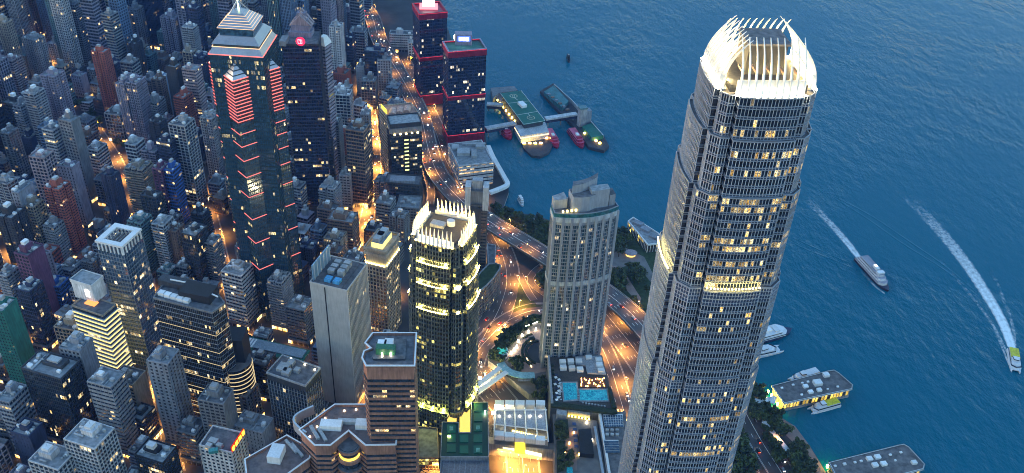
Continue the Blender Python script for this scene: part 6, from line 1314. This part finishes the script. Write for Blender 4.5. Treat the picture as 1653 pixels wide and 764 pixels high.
scatter([(896, 684), (914, 684), (914, 706), (898, 708)], 6, 20, 'dark tree on the roof garden near the lit wall', 'roof garden trees', .7, 4)
scatter([(900, 722), (924, 725), (922, 760), (900, 762)], 8, 20, 'green tree on the roof garden at the bottom edge', 'roof garden bottom trees', .6, 4)
scatter([(1204, 625), (1226, 626), (1232, 645), (1210, 646)], 7, G0, 'dark tree at the landward end of the flat roofed pier', 'pier end trees', 1.1, 6)
scatter([(1208, 650), (1228, 662), (1236, 684), (1218, 676)], 8, G0, 'dark tree left of the white promenade walkway', 'walkway trees', 1.1, 6)
scatter([(1234, 655), (1250, 668), (1268, 695), (1258, 702), (1240, 682)], 12, G0, 'dark tree right of the white promenade walkway', 'promenade trees', 1.1, 6)
scatter([(1276, 718), (1292, 720), (1316, 764), (1290, 780), (1270, 748)], 18, G0, 'dark tree in the dense row along the seawall', 'seawall trees', 1.15, 6)
scatter([(1186, 700), (1200, 705), (1226, 764), (1196, 780), (1180, 740)], 18, G0, 'dark tree at the foot of the tall tower by the service road', 'tower foot trees', 1.15, 6)
scatter([(1232, 690), (1244, 690), (1262, 740), (1252, 748)], 9, G0, 'dark roadside tree in the strip along the waterfront road', 'median trees', .9, 7)
scatter([(658, 90), (676, 105), (690, 140), (680, 145)], 7, G0, 'dark tree between the flyover and the far red banded tower', 'tower base trees', 1.0, 5)
scatter([(100, 95), (215, 95), (215, 250), (140, 250)], 14, G0, 'dark tree between the apartment towers at upper left', 'hillside trees', 1.3, 12)
# ================================================================ street lamps and traffic
SOD = lampm('sodium', (1, .48, .10), 18, False)
def lamp_proto():
    r = thing('street_lamp', '', 'street lamp'); MB().beam((0, 0, 0), (0, 0, 9), .12, 0, 6).build('pole', METAL, r); arm_ = MB().beam((0, 0, 9), (1.6, 0, 9.4), .08, 0, 5).build('arm', METAL, r)
    MB().box(1.2, 2.0, -.2, .2, 9.15, 9.4).build('lamp_head', SOD, arm_)
    l = bpy.data.lights.new('lamp_light', 'SPOT'); l.spot_size = math.radians(150); l.spot_blend = .6; l.energy = 9000 * LP; l.color = (1, .40, .075); l.shadow_soft_size = .6; lo = bpy.data.objects.new('lamp_light', l); COL.objects.link(lo); lo.parent = r; lo.location = (1.7, 0, 8.6); return r, l
LPR, LPL = lamp_proto(); lused = [False]
def lamp(p, rz, label, group, power=1.0):
    if not lused[0]: lused[0] = True; r = LPR; r.location = p; r.rotation_euler = (0, 0, rz)
    else: r = copy_tree(LPR, p, rz)
    r['label'] = label; r['group'] = group
    if power != 1.0:
        for c_ in r.children:
            if c_.type == 'LIGHT': c_.data = LIGHTS.setdefault(power, None) or mk_light(power)
    return r
LIGHTS = {}
def mk_light(pw_): l = LPL.copy(); l.energy = LPL.energy * pw_; LIGHTS[pw_] = l; return l
def carm(): return [wallm('car_white', (.6, .6, .6), .4), wallm('car_black', (.03, .03, .035), .3), wallm('car_red', (.35, .03, .03), .3), wallm('car_silver', (.4, .41, .43), .3)]
CARM = carm(); HEADL = lampm('headlight', (1, .92, .75), 16, False); TAILL = lampm('tail_light', (1, .06, .02), 14, False); CARP = []
for m_ in CARM:
    r = thing('car', '', 'car'); b = MB(); b.box(-2.2, 2.2, -.9, .9, .3, .95); b.frustum([(-1.7, -.85), (1.1, -.85), (1.1, .85), (-1.7, .85)], .95, [(-1.3, -.7), (.5, -.7), (.5, .7), (-1.3, .7)], 1.55); b.build('body', m_, r)
    MB().ring([(-1.55, -.8), (.95, -.8), (.95, .8), (-1.55, .8)], .03, 1.02, 1.42).build('windows', GL, r)
    for s_ in (-.6, .6): MB().box(2.16, 2.3, s_ - .22, s_ + .22, .5, .8).build('headlight', HEADL, r); MB().box(-2.3, -2.16, s_ - .2, s_ + .2, .6, .85).build('tail_light', TAILL, r)
    for sx in (-1.4, 1.4):
        for sy in (-.85, .85): b = MB(); b.beam((sx, sy - .12, .33), (sx, sy + .12, .33), .33, 0, 8); b.build('wheel', W('black'), r)
    CARP.append([r, False])
def car(p, rz, label, group):
    c_ = RNG.choice(CARP)
    if not c_[1]: c_[1] = True; r = c_[0]; r.location = p; r.rotation_euler = (0, 0, rz)
    else: r = copy_tree(c_[0], p, rz)
    r['label'] = label; r['group'] = group
RLAB = {}
for ri, (name, path, width, lanes) in enumerate(ROADS):
    t, n = frame(path); hw = width / 2; nm = name.replace('_', ' ')
    where = [' the long flyover', ' the flyover ramp', ' the road by the red banded towers', ' the ring road', ' the wide road beside the tall tower', ' the looping slip road', ' the short slip road', ' the orange central street',
             ' the street by the market hall', ' the far left edge street', ' the upper left street', ' the amber left street', ' the street below the pyramid tower', ' the street behind the slab', ' the waterfront road', ' the service road'][ri]
    power = [1.2, .9, 2.8, 3.2, 2.8, .9, .8, 8.0, 2.4, 4.5, 4.0, 2.8, 2.6, 2.6, .6, .5][ri]; stp = [6, 4, 5, 5, 5, 6, 6, 4, 6, 5, 6, 6, 6, 5, 7, 7][ri]
    for i in range(2, len(path) - 1, stp):
        X, Y = project(path[i])
        if not (-40 < X < 1690 and -30 < Y < 820): continue
        s_ = 1 if (i // stp) % 2 else -1
        lamp((path[i][0] + n[i][0] * s_ * (hw - .9), path[i][1] + n[i][1] * s_ * (hw - .9), path[i][2]), math.atan2(-s_ * n[i][1], -s_ * n[i][0]), 'amber street lamp along' + where, 'lamps along' + where, power)
    dens = [.40, .25, .4, .4, .5, .1, .1, .5, .2, .3, .3, .25, .3, .2, .35, .1][ri]
    for i in range(1, len(path) - 1):
        X, Y = project(path[i])
        if not (0 < X < 1653 and 0 < Y < 770): continue
        for k in range(lanes):
            if RNG.random() > dens * .2: continue
            off = -hw + 1.0 + (width - 2.0) * (k + .5) / lanes; u = RNG.random(); p = path[i] + (path[i + 1] - path[i]) * u; a = math.atan2(t[i][1], t[i][0]) + (math.pi if (k >= lanes / 2) else 0)
            car((p[0] + n[i][0] * off, p[1] + n[i][1] * off, p[2] + .02), a, 'small car with lit lamps on' + where, 'cars on' + where)
for k, px_ in enumerate(((806, 742), (822, 746), (838, 750), (856, 746), (868, 752), (846, 762), (812, 760))):
    p = at(*px_, G0); lamp((p[0], p[1], G0), k * 1.1, 'amber street lamp in the golden forecourt below the glass hall', 'forecourt lamps', 2.2)
for k, px_ in enumerate(((690, 746), (700, 752), (684, 758), (708, 760))):
    p = at(*px_, G0); lamp((p[0], p[1], G0), k * 1.3, 'amber street lamp left of the green roofed hall', 'lamps by the green hall', 5.0)
# bright lamps at the foot of the spiked tower
for lab, px_, z_ in (('brilliant white floodlight mast beside the spiked tower footbridge', (775, 611), 14), ('bright white floodlight mast at the corner of the glass roof hall', (796, 668), 20)):
    p = at(*px_, z_); r = thing('floodlight_mast', lab, 'floodlight', (p[0], p[1], 0)); MB().beam((0, 0, G0), (0, 0, z_), .25, 0, 6).build('pole', METAL, r); MB().box(-1.2, 1.2, -.8, .8, z_, z_ + 1.2).build('lamp_head', lampm('flood_head', (1, .93, .6), 60), r)
    l = bpy.data.lights.new('flood', 'POINT'); l.energy = 30000 * LP; l.color = (1, .85, .45); l.shadow_soft_size = 1; lo = bpy.data.objects.new('flood', l); COL.objects.link(lo); lo.parent = r; lo.location = (0, 0, z_ + 2.5)

# ---- members of small groups get their own place words
ORDS = ['leftmost', 'second from left', 'third from left', 'fourth from left', 'fifth from left', 'sixth from left', 'seventh from left', 'eighth from left', 'ninth from left', 'tenth from left', 'eleventh from left', 'twelfth from left', 'thirteenth from left', 'fourteenth from left', 'fifteenth from left', 'sixteenth from left']
byl = {}
for o in COL.objects:
    if o.parent is None and o.get('group') and o.get('category') in ('tree', 'car', 'street lamp'): byl.setdefault(o['label'], []).append(o)
for lab, L_ in byl.items():
    if 1 < len(L_) <= 16:
        L_.sort(key=lambda o: project(o.location[:])[0])
        for k, o in enumerate(L_): o['label'] = (('rightmost' if k == len(L_) - 1 else ORDS[k]) + ' ' + lab)

# ================================================================ air
hz = MB().box(-5300, 6300, -1500, 9300, -4.5, 585).build('haze', [], None, 'stuff'); hz['label'] = 'thin blue dusk haze in the air'
m = bpy.data.materials.new('haze_air'); m.use_nodes = True; t = m.node_tree; t.nodes.clear(); o_ = t.nodes.new('ShaderNodeOutputMaterial'); v = t.nodes.new('ShaderNodeVolumePrincipled')
v.inputs['Color'].default_value = (.14, .34, 1.0, 1); v.inputs['Density'].default_value = .00005; v.inputs['Anisotropy'].default_value = .2; t.links.new(v.outputs[0], o_.inputs['Volume'])
m.cycles.homogeneous_volume = True
hz.data.materials.append(m)
